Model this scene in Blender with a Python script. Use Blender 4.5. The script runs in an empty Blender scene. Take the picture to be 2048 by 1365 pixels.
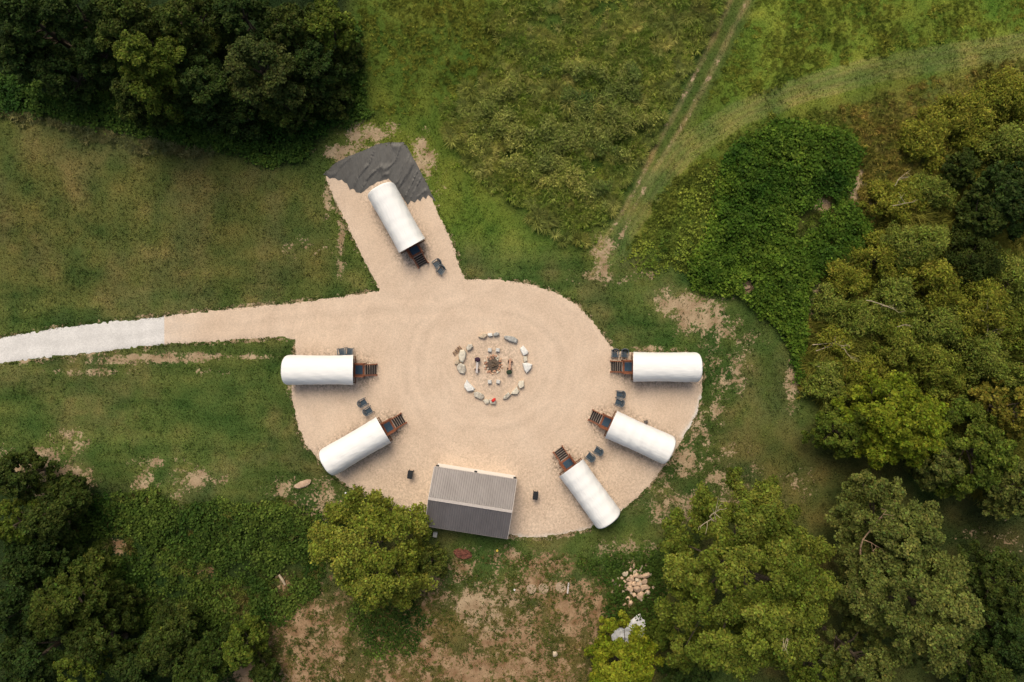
import bpy, bmesh, math, random
import numpy as np
from mathutils import Vector, Matrix
from mathutils.geometry import delaunay_2d_cdt

# ------------------------------------------------------------------ scene, camera, light
S = bpy.context.scene
COL = S.collection
CAM_H, PPM = 78.0, 17.5                     # camera height in metres, photo pixels per metre on the ground
random.seed(7)
RNG = np.random.default_rng(11)

cam = bpy.data.cameras.new('camera'); co = bpy.data.objects.new('camera', cam); COL.objects.link(co)
co.location = (0, 0, CAM_H); co.rotation_euler = (0, 0, 0)
cam.sensor_width = 36; cam.lens = 36 * CAM_H / (2048 / PPM); cam.clip_end = 2000
S.camera = co
S.render.resolution_x, S.render.resolution_y = 1024, 682

SUN_EL = math.radians(54); SUN_ROT = math.radians(-12)      # sun over the top edge of the photo
w = bpy.data.worlds.new('World'); S.world = w; w.use_nodes = True
nt = w.node_tree; bg = nt.nodes['Background']
sky = nt.nodes.new('ShaderNodeTexSky'); sky.sky_type = 'NISHITA'; sky.sun_disc = False
sky.sun_elevation = SUN_EL; sky.sun_rotation = SUN_ROT; sky.dust_density = 4.0; sky.ozone_density = 0.4; sky.air_density = 0.9
tint = nt.nodes.new('ShaderNodeMix'); tint.data_type = 'RGBA'; tint.blend_type = 'MULTIPLY'; tint.inputs[0].default_value = 1.0
nt.links.new(sky.outputs[0], tint.inputs[6]); tint.inputs[7].default_value = (1.0, 0.94, 0.80, 1)      # hazy warm air
nt.links.new(tint.outputs[2], bg.inputs[0]); bg.inputs[1].default_value = 0.15
sl = bpy.data.lights.new('sun', 'SUN'); sl.energy = 2.1; sl.angle = math.radians(34); sl.color = (1.0, 0.91, 0.76)
so = bpy.data.objects.new('sun', sl); COL.objects.link(so)
sd_ = Vector((math.sin(SUN_ROT) * math.cos(SUN_EL), math.cos(SUN_ROT) * math.cos(SUN_EL), math.sin(SUN_EL)))
so.rotation_euler = sd_.to_track_quat('Z', 'Y').to_euler(); so.location = sd_ * 100
vs = S.view_settings; vs.view_transform = 'Standard'; vs.look = 'None'; vs.gamma = 1; vs.exposure = 0.04
S.cycles.max_bounces = 6; S.cycles.transparent_max_bounces = 4

# ------------------------------------------------------------------ helpers
def P(u, v, z=0.0):
    """photo pixel -> point at height z"""
    k = (1 - z / CAM_H) / PPM
    return ((u - 1024) * k, (682.5 - v) * k)

def PA(pts, z=0.0):
    a = np.array(pts, float); k = (1 - z / CAM_H) / PPM
    return np.stack([(a[:, 0] - 1024) * k, (682.5 - a[:, 1]) * k], 1)

def hash2(ix, iy, s):
    h = (ix.astype(np.int64) * 374761393 + iy.astype(np.int64) * 668265263 + s * 974711) & 0x7fffffff
    h = ((h ^ (h >> 13)) * 1274126177) & 0x7fffffff
    h = h ^ (h >> 16)
    return (h & 0xffff) / 65535.0

def vnoise(x, y, s=0):
    ix, iy = np.floor(x), np.floor(y); fx, fy = x - ix, y - iy
    fx = fx * fx * (3 - 2 * fx); fy = fy * fy * (3 - 2 * fy)
    a = hash2(ix, iy, s); b = hash2(ix + 1, iy, s); c = hash2(ix, iy + 1, s); d = hash2(ix + 1, iy + 1, s)
    return (a * (1 - fx) + b * fx) * (1 - fy) + (c * (1 - fx) + d * fx) * fy

def fbm(x, y, s=0, o=4):
    r = 0; amp = 0.5; t = 0
    for i in range(o):
        r = r + amp * vnoise(x, y, s + i * 17); t += amp
        x, y = x * 2.03 + 13.1, y * 2.03 + 7.7; amp *= 0.5
    return r / t

def sstep(a, b, x):
    t = np.clip((x - a) / (b - a), 0, 1)
    return t * t * (3 - 2 * t)

def sdist(x, y, poly):
    """signed distance to polygon, negative inside"""
    p = np.asarray(poly); n = len(p)
    d = np.full(x.shape, 1e9); ins = np.zeros(x.shape, bool)
    for i in range(n):
        ax, ay = p[i]; bx, by = p[(i + 1) % n]
        ex, ey = bx - ax, by - ay
        t = np.clip(((x - ax) * ex + (y - ay) * ey) / (ex * ex + ey * ey + 1e-12), 0, 1)
        d = np.minimum(d, (x - ax - ex * t) ** 2 + (y - ay - ey * t) ** 2)
        c = (ay > y) != (by > y)
        with np.errstate(divide='ignore', invalid='ignore'):
            xi = (bx - ax) * (y - ay) / (by - ay) + ax
        ins ^= c & (x < xi)
    d = np.sqrt(d)
    return np.where(ins, -d, d)

def pdist(x, y, line):
    p = np.asarray(line); d = np.full(x.shape, 1e9)
    for i in range(len(p) - 1):
        ax, ay = p[i]; bx, by = p[i + 1]; ex, ey = bx - ax, by - ay
        t = np.clip(((x - ax) * ex + (y - ay) * ey) / (ex * ex + ey * ey), 0, 1)
        d = np.minimum(d, (x - ax - ex * t) ** 2 + (y - ay - ey * t) ** 2)
    return np.sqrt(d)

def tag(o, label, cat, group=None, kind=None):
    o['label'] = label; o['category'] = cat
    if group: o['group'] = group
    if kind: o['kind'] = kind
    return o

def empty(name, loc, rz=0, label=None, cat=None, group=None):
    o = bpy.data.objects.new(name, None); COL.objects.link(o)
    o.location = loc; o.rotation_euler = (0, 0, rz); o.empty_display_size = 0.3
    if label: tag(o, label, cat, group)
    return o

def copy_tree(o, parent=None):
    c = o.copy(); COL.objects.link(c)
    c.parent = parent
    for ch in o.children: copy_tree(ch, c)
    return c

def obj(name, me, mat, parent=None, loc=None, rz=0):
    o = bpy.data.objects.new(name, me); COL.objects.link(o)
    if mat and not me.materials: me.materials.append(mat)
    if parent: o.parent = parent
    if loc is not None: o.location = loc
    if rz: o.rotation_euler = (0, 0, rz)
    return o

def np_mesh(name, V, nper, cols=None):
    """every face has nper verts, in order"""
    V = np.asarray(V, np.float32).reshape(-1, 3); n = len(V); nf = n // nper
    me = bpy.data.meshes.new(name)
    me.vertices.add(n); me.vertices.foreach_set('co', V.ravel())
    me.loops.add(n); me.loops.foreach_set('vertex_index', np.arange(n, dtype=np.int32))
    me.polygons.add(nf)
    me.polygons.foreach_set('loop_start', np.arange(0, n, nper, dtype=np.int32))
    me.polygons.foreach_set('loop_total', np.full(nf, nper, np.int32))
    me.update(calc_edges=True)
    if cols is not None:
        c = np.ones((n, 4), np.float32); c[:, :3] = np.repeat(cols, nper, 0) if len(cols) == nf else cols
        a = me.color_attributes.new('col', 'FLOAT_COLOR', 'POINT'); a.data.foreach_set('color', c.ravel())
    return me

class MB:
    """collects boxes, tubes and prisms into one mesh"""
    def __init__(s): s.v = []; s.f = []
    def add(s, vs_, fs):
        o = len(s.v); s.v += [tuple(p) for p in vs_]; s.f += [tuple(i + o for i in q) for q in fs]
    def box(s, c, d, rz=0.0, m=None):
        x, y, z = d[0] / 2, d[1] / 2, d[2] / 2
        vs_ = [Vector((i * x, j * y, k * z)) for k in (-1, 1) for j in (-1, 1) for i in (-1, 1)]
        M = Matrix.Translation(c) @ Matrix.Rotation(rz, 4, 'Z')
        if m is not None: M = Matrix.Translation(c) @ m.to_4x4()
        s.add([M @ p for p in vs_], [(0, 2, 3, 1), (4, 5, 7, 6), (0, 1, 5, 4), (2, 6, 7, 3), (0, 4, 6, 2), (1, 3, 7, 5)])
    def beam(s, a, b, wd, ht):
        a, b = Vector(a), Vector(b); d = b - a; L = d.length; d.normalize()
        up = Vector((0, 0, 1)) if abs(d.z) < 0.95 else Vector((1, 0, 0))
        y = up.cross(d).normalized(); z = d.cross(y)
        m = Matrix((d, y, z)).transposed()
        s.box((a + b) / 2, (L, wd, ht), m=m)
    def tube(s, pts, rads, n=7, cap=True):
        pts = [Vector(p) for p in pts]; rings = []
        for i, p in enumerate(pts):
            d = (pts[min(i + 1, len(pts) - 1)] - pts[max(i - 1, 0)]).normalized()
            up = Vector((0, 0, 1)) if abs(d.z) < 0.9 else Vector((1, 0, 0))
            a = d.cross(up).normalized(); b = d.cross(a)
            rings.append([p + (a * math.cos(t) + b * math.sin(t)) * rads[i] for t in [2 * math.pi * k / n for k in range(n)]])
        o = len(s.v)
        for r in rings: s.v += [tuple(q) for q in r]
        for i in range(len(rings) - 1):
            for k in range(n):
                s.f.append((o + i * n + k, o + i * n + (k + 1) % n, o + (i + 1) * n + (k + 1) % n, o + (i + 1) * n + k))
        if cap:
            s.f.append(tuple(o + k for k in range(n))[::-1]); s.f.append(tuple(o + (len(rings) - 1) * n + k for k in range(n)))
    def lathe(s, prof, n=24, c=(0, 0, 0)):
        o = len(s.v)
        for r, z in prof:
            for k in range(n):
                t = 2 * math.pi * k / n; s.v.append((c[0] + r * math.cos(t), c[1] + r * math.sin(t), c[2] + z))
        for i in range(len(prof) - 1):
            for k in range(n):
                s.f.append((o + i * n + k, o + i * n + (k + 1) % n, o + (i + 1) * n + (k + 1) % n, o + (i + 1) * n + k))
        s.f.append(tuple(o + k for k in range(n))[::-1]); s.f.append(tuple(o + (len(prof) - 1) * n + k for k in range(n)))
    def mesh(s, name, smooth=False, bevel=0.0):
        me = bpy.data.meshes.new(name); me.from_pydata(s.v, [], s.f)
        bm = bmesh.new(); bm.from_mesh(me); bmesh.ops.recalc_face_normals(bm, faces=bm.faces)
        if bevel: bmesh.ops.bevel(bm, geom=bm.edges[:], offset=bevel, segments=1, affect='EDGES', clamp_overlap=True)
        bm.to_mesh(me); bm.free()
        if smooth: me.polygons.foreach_set('use_smooth', [True] * len(me.polygons))
        me.update(); return me
    def build(s, name, mat, parent=None, smooth=False, bevel=0.0, loc=None, rz=0):
        return obj(name, s.mesh(name, smooth, bevel), mat, parent, loc, rz)

# ------------------------------------------------------------------ materials
def new_mat(name):
    m = bpy.data.materials.new(name); m.use_nodes = True
    t = m.node_tree; t.nodes.clear()
    out = t.nodes.new('ShaderNodeOutputMaterial'); return m, t, out

def N(t, typ, **kw):
    n = t.nodes.new(typ)
    for k, v in kw.items(): setattr(n, k, v)
    return n

def noise_mat(name, c1, c2, scale=4.0, rough=0.8, bump=0.2, bscale=None, detail=5, metallic=0.0, stretch=(1, 1, 1), bdist=0.02, spec=0.3):
    m, t, out = new_mat(name); L = t.links.new
    b = N(t, 'ShaderNodeBsdfPrincipled'); b.inputs['Roughness'].default_value = rough; b.inputs['Metallic'].default_value = metallic
    b.inputs['Specular IOR Level'].default_value = spec
    tc = N(t, 'ShaderNodeTexCoord'); mp = N(t, 'ShaderNodeMapping'); mp.inputs['Scale'].default_value = stretch
    L(tc.outputs['Object'], mp.inputs[0])
    n = N(t, 'ShaderNodeTexNoise'); n.inputs['Scale'].default_value = scale; n.inputs['Detail'].default_value = detail
    L(mp.outputs[0], n.inputs[0])
    r = N(t, 'ShaderNodeValToRGB'); r.color_ramp.elements[0].position = 0.3; r.color_ramp.elements[1].position = 0.7
    r.color_ramp.elements[0].color = (*c1, 1); r.color_ramp.elements[1].color = (*c2, 1)
    L(n.outputs[0], r.inputs[0]); L(r.outputs[0], b.inputs['Base Color'])
    if bump:
        n2 = N(t, 'ShaderNodeTexNoise'); n2.inputs['Scale'].default_value = bscale or scale * 4; n2.inputs['Detail'].default_value = 6
        L(mp.outputs[0], n2.inputs[0])
        bp = N(t, 'ShaderNodeBump'); bp.inputs['Strength'].default_value = bump; bp.inputs['Distance'].default_value = bdist
        L(n2.outputs[0], bp.inputs['Height']); L(bp.outputs[0], b.inputs['Normal'])
    L(b.outputs[0], out.inputs[0]); return m

def leaf_mat(name, transl=0.3, rough=0.6):
    m, t, out = new_mat(name); L = t.links.new
    a = N(t, 'ShaderNodeVertexColor'); a.layer_name = 'col'
    b = N(t, 'ShaderNodeBsdfPrincipled'); b.inputs['Roughness'].default_value = rough; b.inputs['Specular IOR Level'].default_value = 0.08
    tr = N(t, 'ShaderNodeBsdfTranslucent'); mx = N(t, 'ShaderNodeMixShader'); mx.inputs[0].default_value = transl
    L(a.outputs[0], b.inputs['Base Color']); L(a.outputs[0], tr.inputs[0])
    L(b.outputs[0], mx.inputs[1]); L(tr.outputs[0], mx.inputs[2]); L(mx.outputs[0], out.inputs[0]); return m

def math_(t, op, a, b=None, c=None, clamp=False):
    n = N(t, 'ShaderNodeMath', operation=op); n.use_clamp = clamp
    for i, v in enumerate((a, b, c)):
        if v is None: continue
        if isinstance(v, (int, float)): n.inputs[i].default_value = v
        else: t.links.new(v, n.inputs[i])
    return n.outputs[0]

def mixc(t, f, a, b, mode='MIX'):
    n = N(t, 'ShaderNodeMix', data_type='RGBA', blend_type=mode)
    for i, v in ((0, f), (6, a), (7, b)):
        if isinstance(v, (int, float)): n.inputs[i].default_value = v
        elif isinstance(v, tuple): n.inputs[i].default_value = (*v, 1)
        else: t.links.new(v, n.inputs[i])
    return n.outputs[2]

def ground_mat():
    m, t, out = new_mat('ground_soil_and_turf'); L = t.links.new
    b = N(t, 'ShaderNodeBsdfPrincipled'); b.inputs['Roughness'].default_value = 0.95; b.inputs['Specular IOR Level'].default_value = 0.1
    tc = N(t, 'ShaderNodeTexCoord'); ob = tc.outputs['Object']
    a = N(t, 'ShaderNodeVertexColor'); a.layer_name = 'col'
    d = N(t, 'ShaderNodeAttribute', attribute_name='dirt')
    n1 = N(t, 'ShaderNodeTexNoise'); n1.inputs['Scale'].default_value = 3.4; n1.inputs['Detail'].default_value = 8; n1.inputs['Roughness'].default_value = 0.7; L(ob, n1.inputs[0])
    n2 = N(t, 'ShaderNodeTexNoise'); n2.inputs['Scale'].default_value = 9; n2.inputs['Detail'].default_value = 4; L(ob, n2.inputs[0])
    n3 = N(t, 'ShaderNodeTexNoise'); n3.inputs['Scale'].default_value = 0.8; n3.inputs['Detail'].default_value = 5; L(ob, n3.inputs[0])
    # turf
    n4 = N(t, 'ShaderNodeTexNoise'); n4.inputs['Scale'].default_value = 22; n4.inputs['Detail'].default_value = 3; L(ob, n4.inputs[0])
    f = math_(t, 'MULTIPLY', math_(t, 'MULTIPLY_ADD', n2.outputs[0], 1.8, 0.1), math_(t, 'MULTIPLY_ADD', n4.outputs[0], 1.6, 0.2))
    sr = N(t, 'ShaderNodeAttribute', attribute_name='soil')
    hv = N(t, 'ShaderNodeHueSaturation'); L(a.outputs[0], hv.inputs['Color']); L(f, hv.inputs['Value'])
    # soil
    soil = N(t, 'ShaderNodeValToRGB'); e = soil.color_ramp.elements
    e[0].position = 0.3; e[0].color = (0.24, 0.165, 0.098, 1); e[1].position = 0.7; e[1].color = (0.42, 0.325, 0.215, 1)
    L(n3.outputs[0], soil.inputs[0])
    sv = N(t, 'ShaderNodeHueSaturation'); L(mixc(t, sr.outputs['Fac'], soil.outputs[0], mixc(t, math_(t, 'MULTIPLY_ADD', n3.outputs[0], 2.5, -0.75, clamp=True), (0.17, 0.095, 0.048), (0.36, 0.25, 0.155))), sv.inputs['Color'])
    L(math_(t, 'MULTIPLY_ADD', n2.outputs[0], 1.0, 0.5), sv.inputs['Value'])
    mk = math_(t, 'ADD', d.outputs['Fac'], math_(t, 'MULTIPLY_ADD', n1.outputs[0], 2.4, -1.2))
    mr = N(t, 'ShaderNodeMapRange', interpolation_type='SMOOTHSTEP'); L(mk, mr.inputs[0]); mr.inputs[1].default_value = 0.42; mr.inputs[2].default_value = 0.64
    L(mixc(t, mr.outputs[0], hv.outputs[0], sv.outputs[0]), b.inputs['Base Color'])
    bp = N(t, 'ShaderNodeBump'); bp.inputs['Strength'].default_value = 0.25; bp.inputs['Distance'].default_value = 0.08
    L(n2.outputs[0], bp.inputs['Height']); L(bp.outputs[0], b.inputs['Normal'])
    L(b.outputs[0], out.inputs[0]); return m

def gravel_mat(name, ca, cb, cc, pit):
    m, t, out = new_mat(name); L = t.links.new
    b = N(t, 'ShaderNodeBsdfPrincipled'); b.inputs['Roughness'].default_value = 0.95; b.inputs['Specular IOR Level'].default_value = 0.1
    tc = N(t, 'ShaderNodeTexCoord'); ob = tc.outputs['Object']
    at = N(t, 'ShaderNodeAttribute', attribute_name='coarse'); pl = N(t, 'ShaderNodeAttribute', attribute_name='pale'); wo = N(t, 'ShaderNodeAttribute', attribute_name='worn')
    v = N(t, 'ShaderNodeTexVoronoi'); v.inputs['Scale'].default_value = 11; L(ob, v.inputs[0])
    v2 = N(t, 'ShaderNodeTexVoronoi'); v2.inputs['Scale'].default_value = 6.0; L(ob, v2.inputs[0])
    n = N(t, 'ShaderNodeTexNoise'); n.inputs['Scale'].default_value = 0.35; n.inputs['Detail'].default_value = 6; L(ob, n.inputs[0])
    sp = N(t, 'ShaderNodeSeparateColor'); L(v.outputs['Color'], sp.inputs[0])
    sp2 = N(t, 'ShaderNodeSeparateColor'); L(v2.outputs['Color'], sp2.inputs[0])
    base = mixc(t, math_(t, 'MULTIPLY_ADD', n.outputs[0], 2.2, -0.6, clamp=True), ca, cb)
    base = mixc(t, pl.outputs['Fac'], base, cc)
    # wheel arcs round the fire pit: noise stretched along the circle
    xyz = N(t, 'ShaderNodeSeparateXYZ'); L(ob, xyz.inputs[0])
    dx = math_(t, 'SUBTRACT', xyz.outputs[0], pit[0]); dy = math_(t, 'SUBTRACT', xyz.outputs[1], pit[1])
    r = math_(t, 'SQRT', math_(t, 'ADD', math_(t, 'MULTIPLY', dx, dx), math_(t, 'MULTIPLY', dy, dy)))
    th = math_(t, 'ARCTAN2', dy, dx)
    cv = N(t, 'ShaderNodeCombineXYZ'); L(math_(t, 'MULTIPLY_ADD', n.outputs[0], 5.0, math_(t, 'MULTIPLY', r, 1.6)), cv.inputs[0]); L(math_(t, 'MULTIPLY', th, 0.9), cv.inputs[1])
    na = N(t, 'ShaderNodeTexNoise'); na.inputs['Scale'].default_value = 1.0; na.inputs['Detail'].default_value = 5; L(cv.outputs[0], na.inputs[0])
    val = math_(t, 'ADD', math_(t, 'MULTIPLY_ADD', wo.outputs['Fac'], 0.045, math_(t, 'MULTIPLY_ADD', sp.outputs[0], 0.22, 0.89)), math_(t, 'MULTIPLY_ADD', na.outputs[0], 0.22, -0.11))
    cval = math_(t, 'MULTIPLY_ADD', sp2.outputs[1], 1.05, 0.28)
    vv = N(t, 'ShaderNodeMix'); L(at.outputs['Fac'], vv.inputs[0]); L(val, vv.inputs[2]); L(cval, vv.inputs[3])
    hs = N(t, 'ShaderNodeHueSaturation'); L(base, hs.inputs['Color']); L(vv.outputs[0], hs.inputs['Value'])
    L(hs.outputs[0], b.inputs['Base Color'])
    bp = N(t, 'ShaderNodeBump'); bp.inputs['Strength'].default_value = 0.22; bp.inputs['Distance'].default_value = 0.04
    L(v.outputs['Distance'], bp.inputs['Height']); L(bp.outputs[0], b.inputs['Normal'])
    L(b.outputs[0], out.inputs[0]); return m

PIT = P(987, 730)
M = {}
M['ground'] = ground_mat()
M['gravel'] = gravel_mat('tan_gravel', (0.535, 0.415, 0.318), (0.61, 0.485, 0.38), (0.66, 0.63, 0.59), PIT)
M['gravel_pale'] = gravel_mat('pale_crushed_stone', (0.54, 0.53, 0.525), (0.64, 0.63, 0.625), (0.62, 0.61, 0.6), (-200, 15))
M['leaf'] = leaf_mat('leaves'); M['grass'] = leaf_mat('grass_blades', 0.4, 0.8)
M['bark'] = noise_mat('bark', (0.06, 0.045, 0.03), (0.14, 0.11, 0.08), 6, 0.9, 0.6, stretch=(1, 1, 0.25))
M['deadwood'] = noise_mat('bleached_deadwood', (0.33, 0.26, 0.18), (0.50, 0.42, 0.31), 6, 0.9, 0.3)
def canvas_mat():
    m, t, out = new_mat('white_canvas'); L = t.links.new
    b = N(t, 'ShaderNodeBsdfPrincipled'); b.inputs['Roughness'].default_value = 0.85; b.inputs['Specular IOR Level'].default_value = 0.2
    tr = N(t, 'ShaderNodeBsdfTranslucent'); tr.inputs[0].default_value = (0.8, 0.78, 0.74, 1); mx = N(t, 'ShaderNodeMixShader'); mx.inputs[0].default_value = 0.04
    tc = N(t, 'ShaderNodeTexCoord'); mp = N(t, 'ShaderNodeMapping'); mp.inputs['Scale'].default_value = (0.35, 1.8, 1.2); L(tc.outputs['Object'], mp.inputs[0])
    n = N(t, 'ShaderNodeTexNoise'); n.inputs['Scale'].default_value = 2.2; n.inputs['Detail'].default_value = 5; n.inputs['Distortion'].default_value = 0.6; L(mp.outputs[0], n.inputs[0])
    r = N(t, 'ShaderNodeValToRGB'); r.color_ramp.elements[0].color = (0.79, 0.795, 0.80, 1); r.color_ramp.elements[1].color = (0.85, 0.86, 0.87, 1); L(n.outputs[0], r.inputs[0]); L(r.outputs[0], b.inputs['Base Color'])
    bp = N(t, 'ShaderNodeBump'); bp.inputs['Strength'].default_value = 0.5; bp.inputs['Distance'].default_value = 0.08; L(n.outputs[0], bp.inputs['Height']); L(bp.outputs[0], b.inputs['Normal'])
    L(b.outputs[0], mx.inputs[1]); L(tr.outputs[0], mx.inputs[2]); L(mx.outputs[0], out.inputs[0]); return m
M['canvas'] = canvas_mat()
M['wagon_wood'] = noise_mat('wagon_boards', (0.10, 0.05, 0.03), (0.20, 0.10, 0.055), 8, 0.7, 0.3, stretch=(0.3, 3, 3))
M['red_wood'] = noise_mat('stained_red_timber', (0.15, 0.05, 0.025), (0.27, 0.10, 0.05), 9, 0.6, 0.3, stretch=(1, 1, 1))
M['tread'] = noise_mat('dark_treads', (0.018, 0.014, 0.013), (0.04, 0.03, 0.028), 9, 0.7, 0.2)
M['nosing'] = noise_mat('worn_nosing', (0.24, 0.20, 0.18), (0.40, 0.35, 0.32), 14, 0.7, 0.1)
M['mat'] = noise_mat('blue_mat', (0.028, 0.055, 0.09), (0.05, 0.09, 0.14), 25, 0.95, 0.3)
M['chair'] = noise_mat('blue_resin', (0.028, 0.05, 0.075), (0.045, 0.072, 0.10), 10, 0.5, 0.1)
M['chair_grey'] = noise_mat('grey_resin', (0.085, 0.10, 0.115), (0.14, 0.155, 0.17), 10, 0.5, 0.1)
M['iron'] = noise_mat('dark_iron', (0.02, 0.02, 0.022), (0.045, 0.043, 0.042), 12, 0.5, 0.1, metallic=0.3)
M['roof'] = noise_mat('ribbed_metal_roof', (0.135, 0.122, 0.124), (0.175, 0.160, 0.162), 0.9, 0.43, 0.05, stretch=(1, 0.5, 1), spec=0.7, metallic=0.22)
M['trim'] = noise_mat('pale_trim', (0.42, 0.38, 0.36), (0.50, 0.46, 0.44), 5, 0.5, 0.05)
M['wall'] = noise_mat('cream_siding', (0.74, 0.72, 0.69), (0.80, 0.78, 0.75), 3, 0.7, 0.1, stretch=(1, 1, 8))
M['black'] = noise_mat('black_plastic', (0.012, 0.013, 0.016), (0.028, 0.03, 0.034), 10, 0.45, 0.1)
M['tarp'] = noise_mat('black_sheeting', (0.012, 0.013, 0.015), (0.028, 0.030, 0.033), 0.9, 0.42, 0.3, 3, stretch=(2.2, 0.5, 1), bdist=0.06, spec=0.5)
M['soil_red'] = noise_mat('brick_red_earth', (0.085, 0.032, 0.022), (0.20, 0.075, 0.052), 3, 0.95, 0.9, 9)
M['ash'] = noise_mat('ash', (0.05, 0.038, 0.03), (0.17, 0.13, 0.10), 12, 0.95, 0.8)
M['char'] = noise_mat('charred_wood', (0.04, 0.028, 0.02), (0.24, 0.17, 0.12), 9, 0.9, 0.5)
M['log'] = noise_mat('split_wood', (0.12, 0.07, 0.045), (0.42, 0.29, 0.19), 7, 0.85, 0.4)
M['plank_white'] = noise_mat('grey_white_plank', (0.42, 0.38, 0.37), (0.60, 0.56, 0.55), 6, 0.8, 0.3, stretch=(6, 0.6, 1))
M['plank_brown'] = noise_mat('pinkish_plank', (0.38, 0.21, 0.14), (0.55, 0.34, 0.24), 6, 0.8, 0.3, stretch=(6, 0.6, 1))
M['stump_brown'] = noise_mat('dark_block', (0.06, 0.03, 0.025), (0.15, 0.08, 0.06), 6, 0.8, 0.3)
M['cloth_purple'] = noise_mat('dark_purple_cloth', (0.035, 0.018, 0.035), (0.06, 0.03, 0.05), 8, 0.95, 0.5)
M['cloth_green'] = noise_mat('dark_green_cloth', (0.018, 0.032, 0.02), (0.04, 0.06, 0.035), 8, 0.95, 0.5)
M['cloth_red'] = noise_mat('red_cloth', (0.50, 0.02, 0.02), (0.66, 0.045, 0.035), 8, 0.8, 0.3)
M['concrete'] = noise_mat('pale_concrete', (0.46, 0.45, 0.43), (0.60, 0.59, 0.57), 8, 0.9, 0.3)
M['yellow'] = noise_mat('yellow_plastic', (0.62, 0.45, 0.06), (0.72, 0.55, 0.10), 8, 0.5, 0.1)
M['white_plastic'] = noise_mat('white_plastic', (0.76, 0.77, 0.80), (0.84, 0.84, 0.86), 2.5, 0.4, 0.4, 3)
M['sheet'] = noise_mat('torn_white_sheeting', (0.55, 0.57, 0.62), (0.82, 0.82, 0.84), 2.0, 0.45, 0.6, 4, bdist=0.08)
def stone(name, a, b): M[name] = noise_mat(name, a, b, 3.5, 0.9, 0.6, 9, bdist=0.04)
stone('stone_white', (0.60, 0.60, 0.58), (0.74, 0.735, 0.72))
stone('stone_cream', (0.50, 0.46, 0.38), (0.68, 0.63, 0.53))
stone('stone_tan', (0.42, 0.34, 0.25), (0.60, 0.50, 0.38))
stone('stone_grey', (0.26, 0.26, 0.25), (0.46, 0.46, 0.45))
stone('stone_mottled', (0.28, 0.25, 0.21), (0.66, 0.62, 0.54))
stone('stone_slab', (0.27, 0.20, 0.135), (0.42, 0.32, 0.23))
stone('stone_flat', (0.34, 0.235, 0.165), (0.50, 0.37, 0.27))
stone('stone_rust', (0.30, 0.14, 0.09), (0.60, 0.38, 0.26))
stone('stone_pinkish', (0.46, 0.31, 0.21), (0.64, 0.48, 0.34))

# ------------------------------------------------------------------ plan of the place (photo pixels)
YARD = [(329, 630), (400, 622), (500, 612), (600, 603), (700, 588), (756, 580), (744, 558), (722, 515), (700, 470), (672, 412), (647, 354),
        (670, 330), (715, 304), (760, 290), (806, 290), (826, 315), (848, 355), (866, 398), (884, 437), (901, 470), (914, 505), (922, 535), (933, 557),
        (1000, 558), (1060, 566), (1110, 582), (1150, 604), (1180, 633), (1205, 665), (1222, 690), (1236, 700), (1262, 703), (1320, 703),
        (1385, 704), (1402, 722), (1408, 752), (1406, 790), (1396, 830), (1372, 872), (1342, 920), (1300, 975), (1250, 1020), (1180, 1060), (1100, 1076),
        (1060, 1078), (1015, 1072), (960, 1060), (900, 1048), (850, 1040), (805, 1022), (745, 1000), (700, 980), (660, 950), (630, 915),
        (608, 890), (592, 850), (583, 805), (578, 772), (590, 730), (588, 681), (560, 677), (500, 680), (430, 686), (329, 691)]
DRIVE = [(-150, 704), (0, 674), (100, 656), (200, 643), (336, 630), (336, 691), (260, 699), (150, 713), (0, 729), (-150, 752)]
TARP = [(646, 350), (668, 329), (697, 313), (724, 303), (755, 289), (778, 285), (807, 285), (814, 292), (821, 306), (833, 328), (847, 355), (862, 384), (871, 404),
        (864, 397), (857, 391), (852, 399), (846, 394), (841, 403), (835, 399), (829, 406), (822, 402), (816, 410), (806, 396), (789, 372), (777, 358), (755, 364), (736, 376),
        (722, 388), (714, 386), (706, 378), (700, 380), (694, 368), (688, 366), (684, 360), (676, 361), (669, 356), (660, 358), (652, 351)]
MEADOW = [(900, 215), (960, 160), (1010, 120), (990, 50), (1020, -70), (1450, -70), (1446, 20), (1402, 110), (1345, 215), (1300, 300), (1262, 345),
          (1235, 400), (1190, 490), (1120, 480), (1040, 430), (985, 385), (935, 330), (890, 265)]
MEADOW2 = [(1510, -70), (2200, -70), (2200, 40), (2048, 60), (1900, 84), (1760, 108), (1640, 146), (1540, 178), (1450, 205), (1425, 190), (1450, 110), (1490, 20)]
KUDZU = [(1478, 275), (1560, 243), (1640, 250), (1700, 262), (1718, 300), (1705, 350), (1690, 400), (1735, 440), (1742, 490), (1700, 545), (1645, 545),
         (1617, 570), (1612, 660), (1606, 720), (1618, 745), (1594, 758), (1582, 700), (1535, 640), (1480, 600), (1385, 575), (1372, 545),
         (1375, 520), (1410, 470), (1425, 410), (1440, 360), (1455, 310)]
LIGHTW = [(1250, 500), (1290, 430), (1340, 370), (1420, 300), (1500, 250), (1640, 215), (1720, 260), (1480, 330), (1420, 440), (1390, 540), (1300, 540)]
SWWEED = [(140, 990), (240, 985), (320, 978), (360, 1010), (420, 1000), (480, 1005), (560, 1003), (650, 1030), (650, 1100), (640, 1180), (560, 1245), (450, 1270), (280, 1265), (190, 1200), (140, 1090)]
NWWEED = [(-80, 130), (200, 190), (430, 250), (600, 240), (680, 190), (690, 40), (722, 60), (727, 215), (755, 230), (720, 245), (660, 258), (605, 325), (545, 332), (420, 300), (260, 268), (120, 240), (-80, 225)]
CROPS = [(1150, 1120), (1330, 1090), (1330, 1260), (1200, 1260), (1215, 1180)]
WESTLAWN = [(-100, 225), (150, 262), (330, 305), (520, 345), (640, 380), (700, 480), (700, 560), (560, 560), (300, 610), (-100, 640)]
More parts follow.
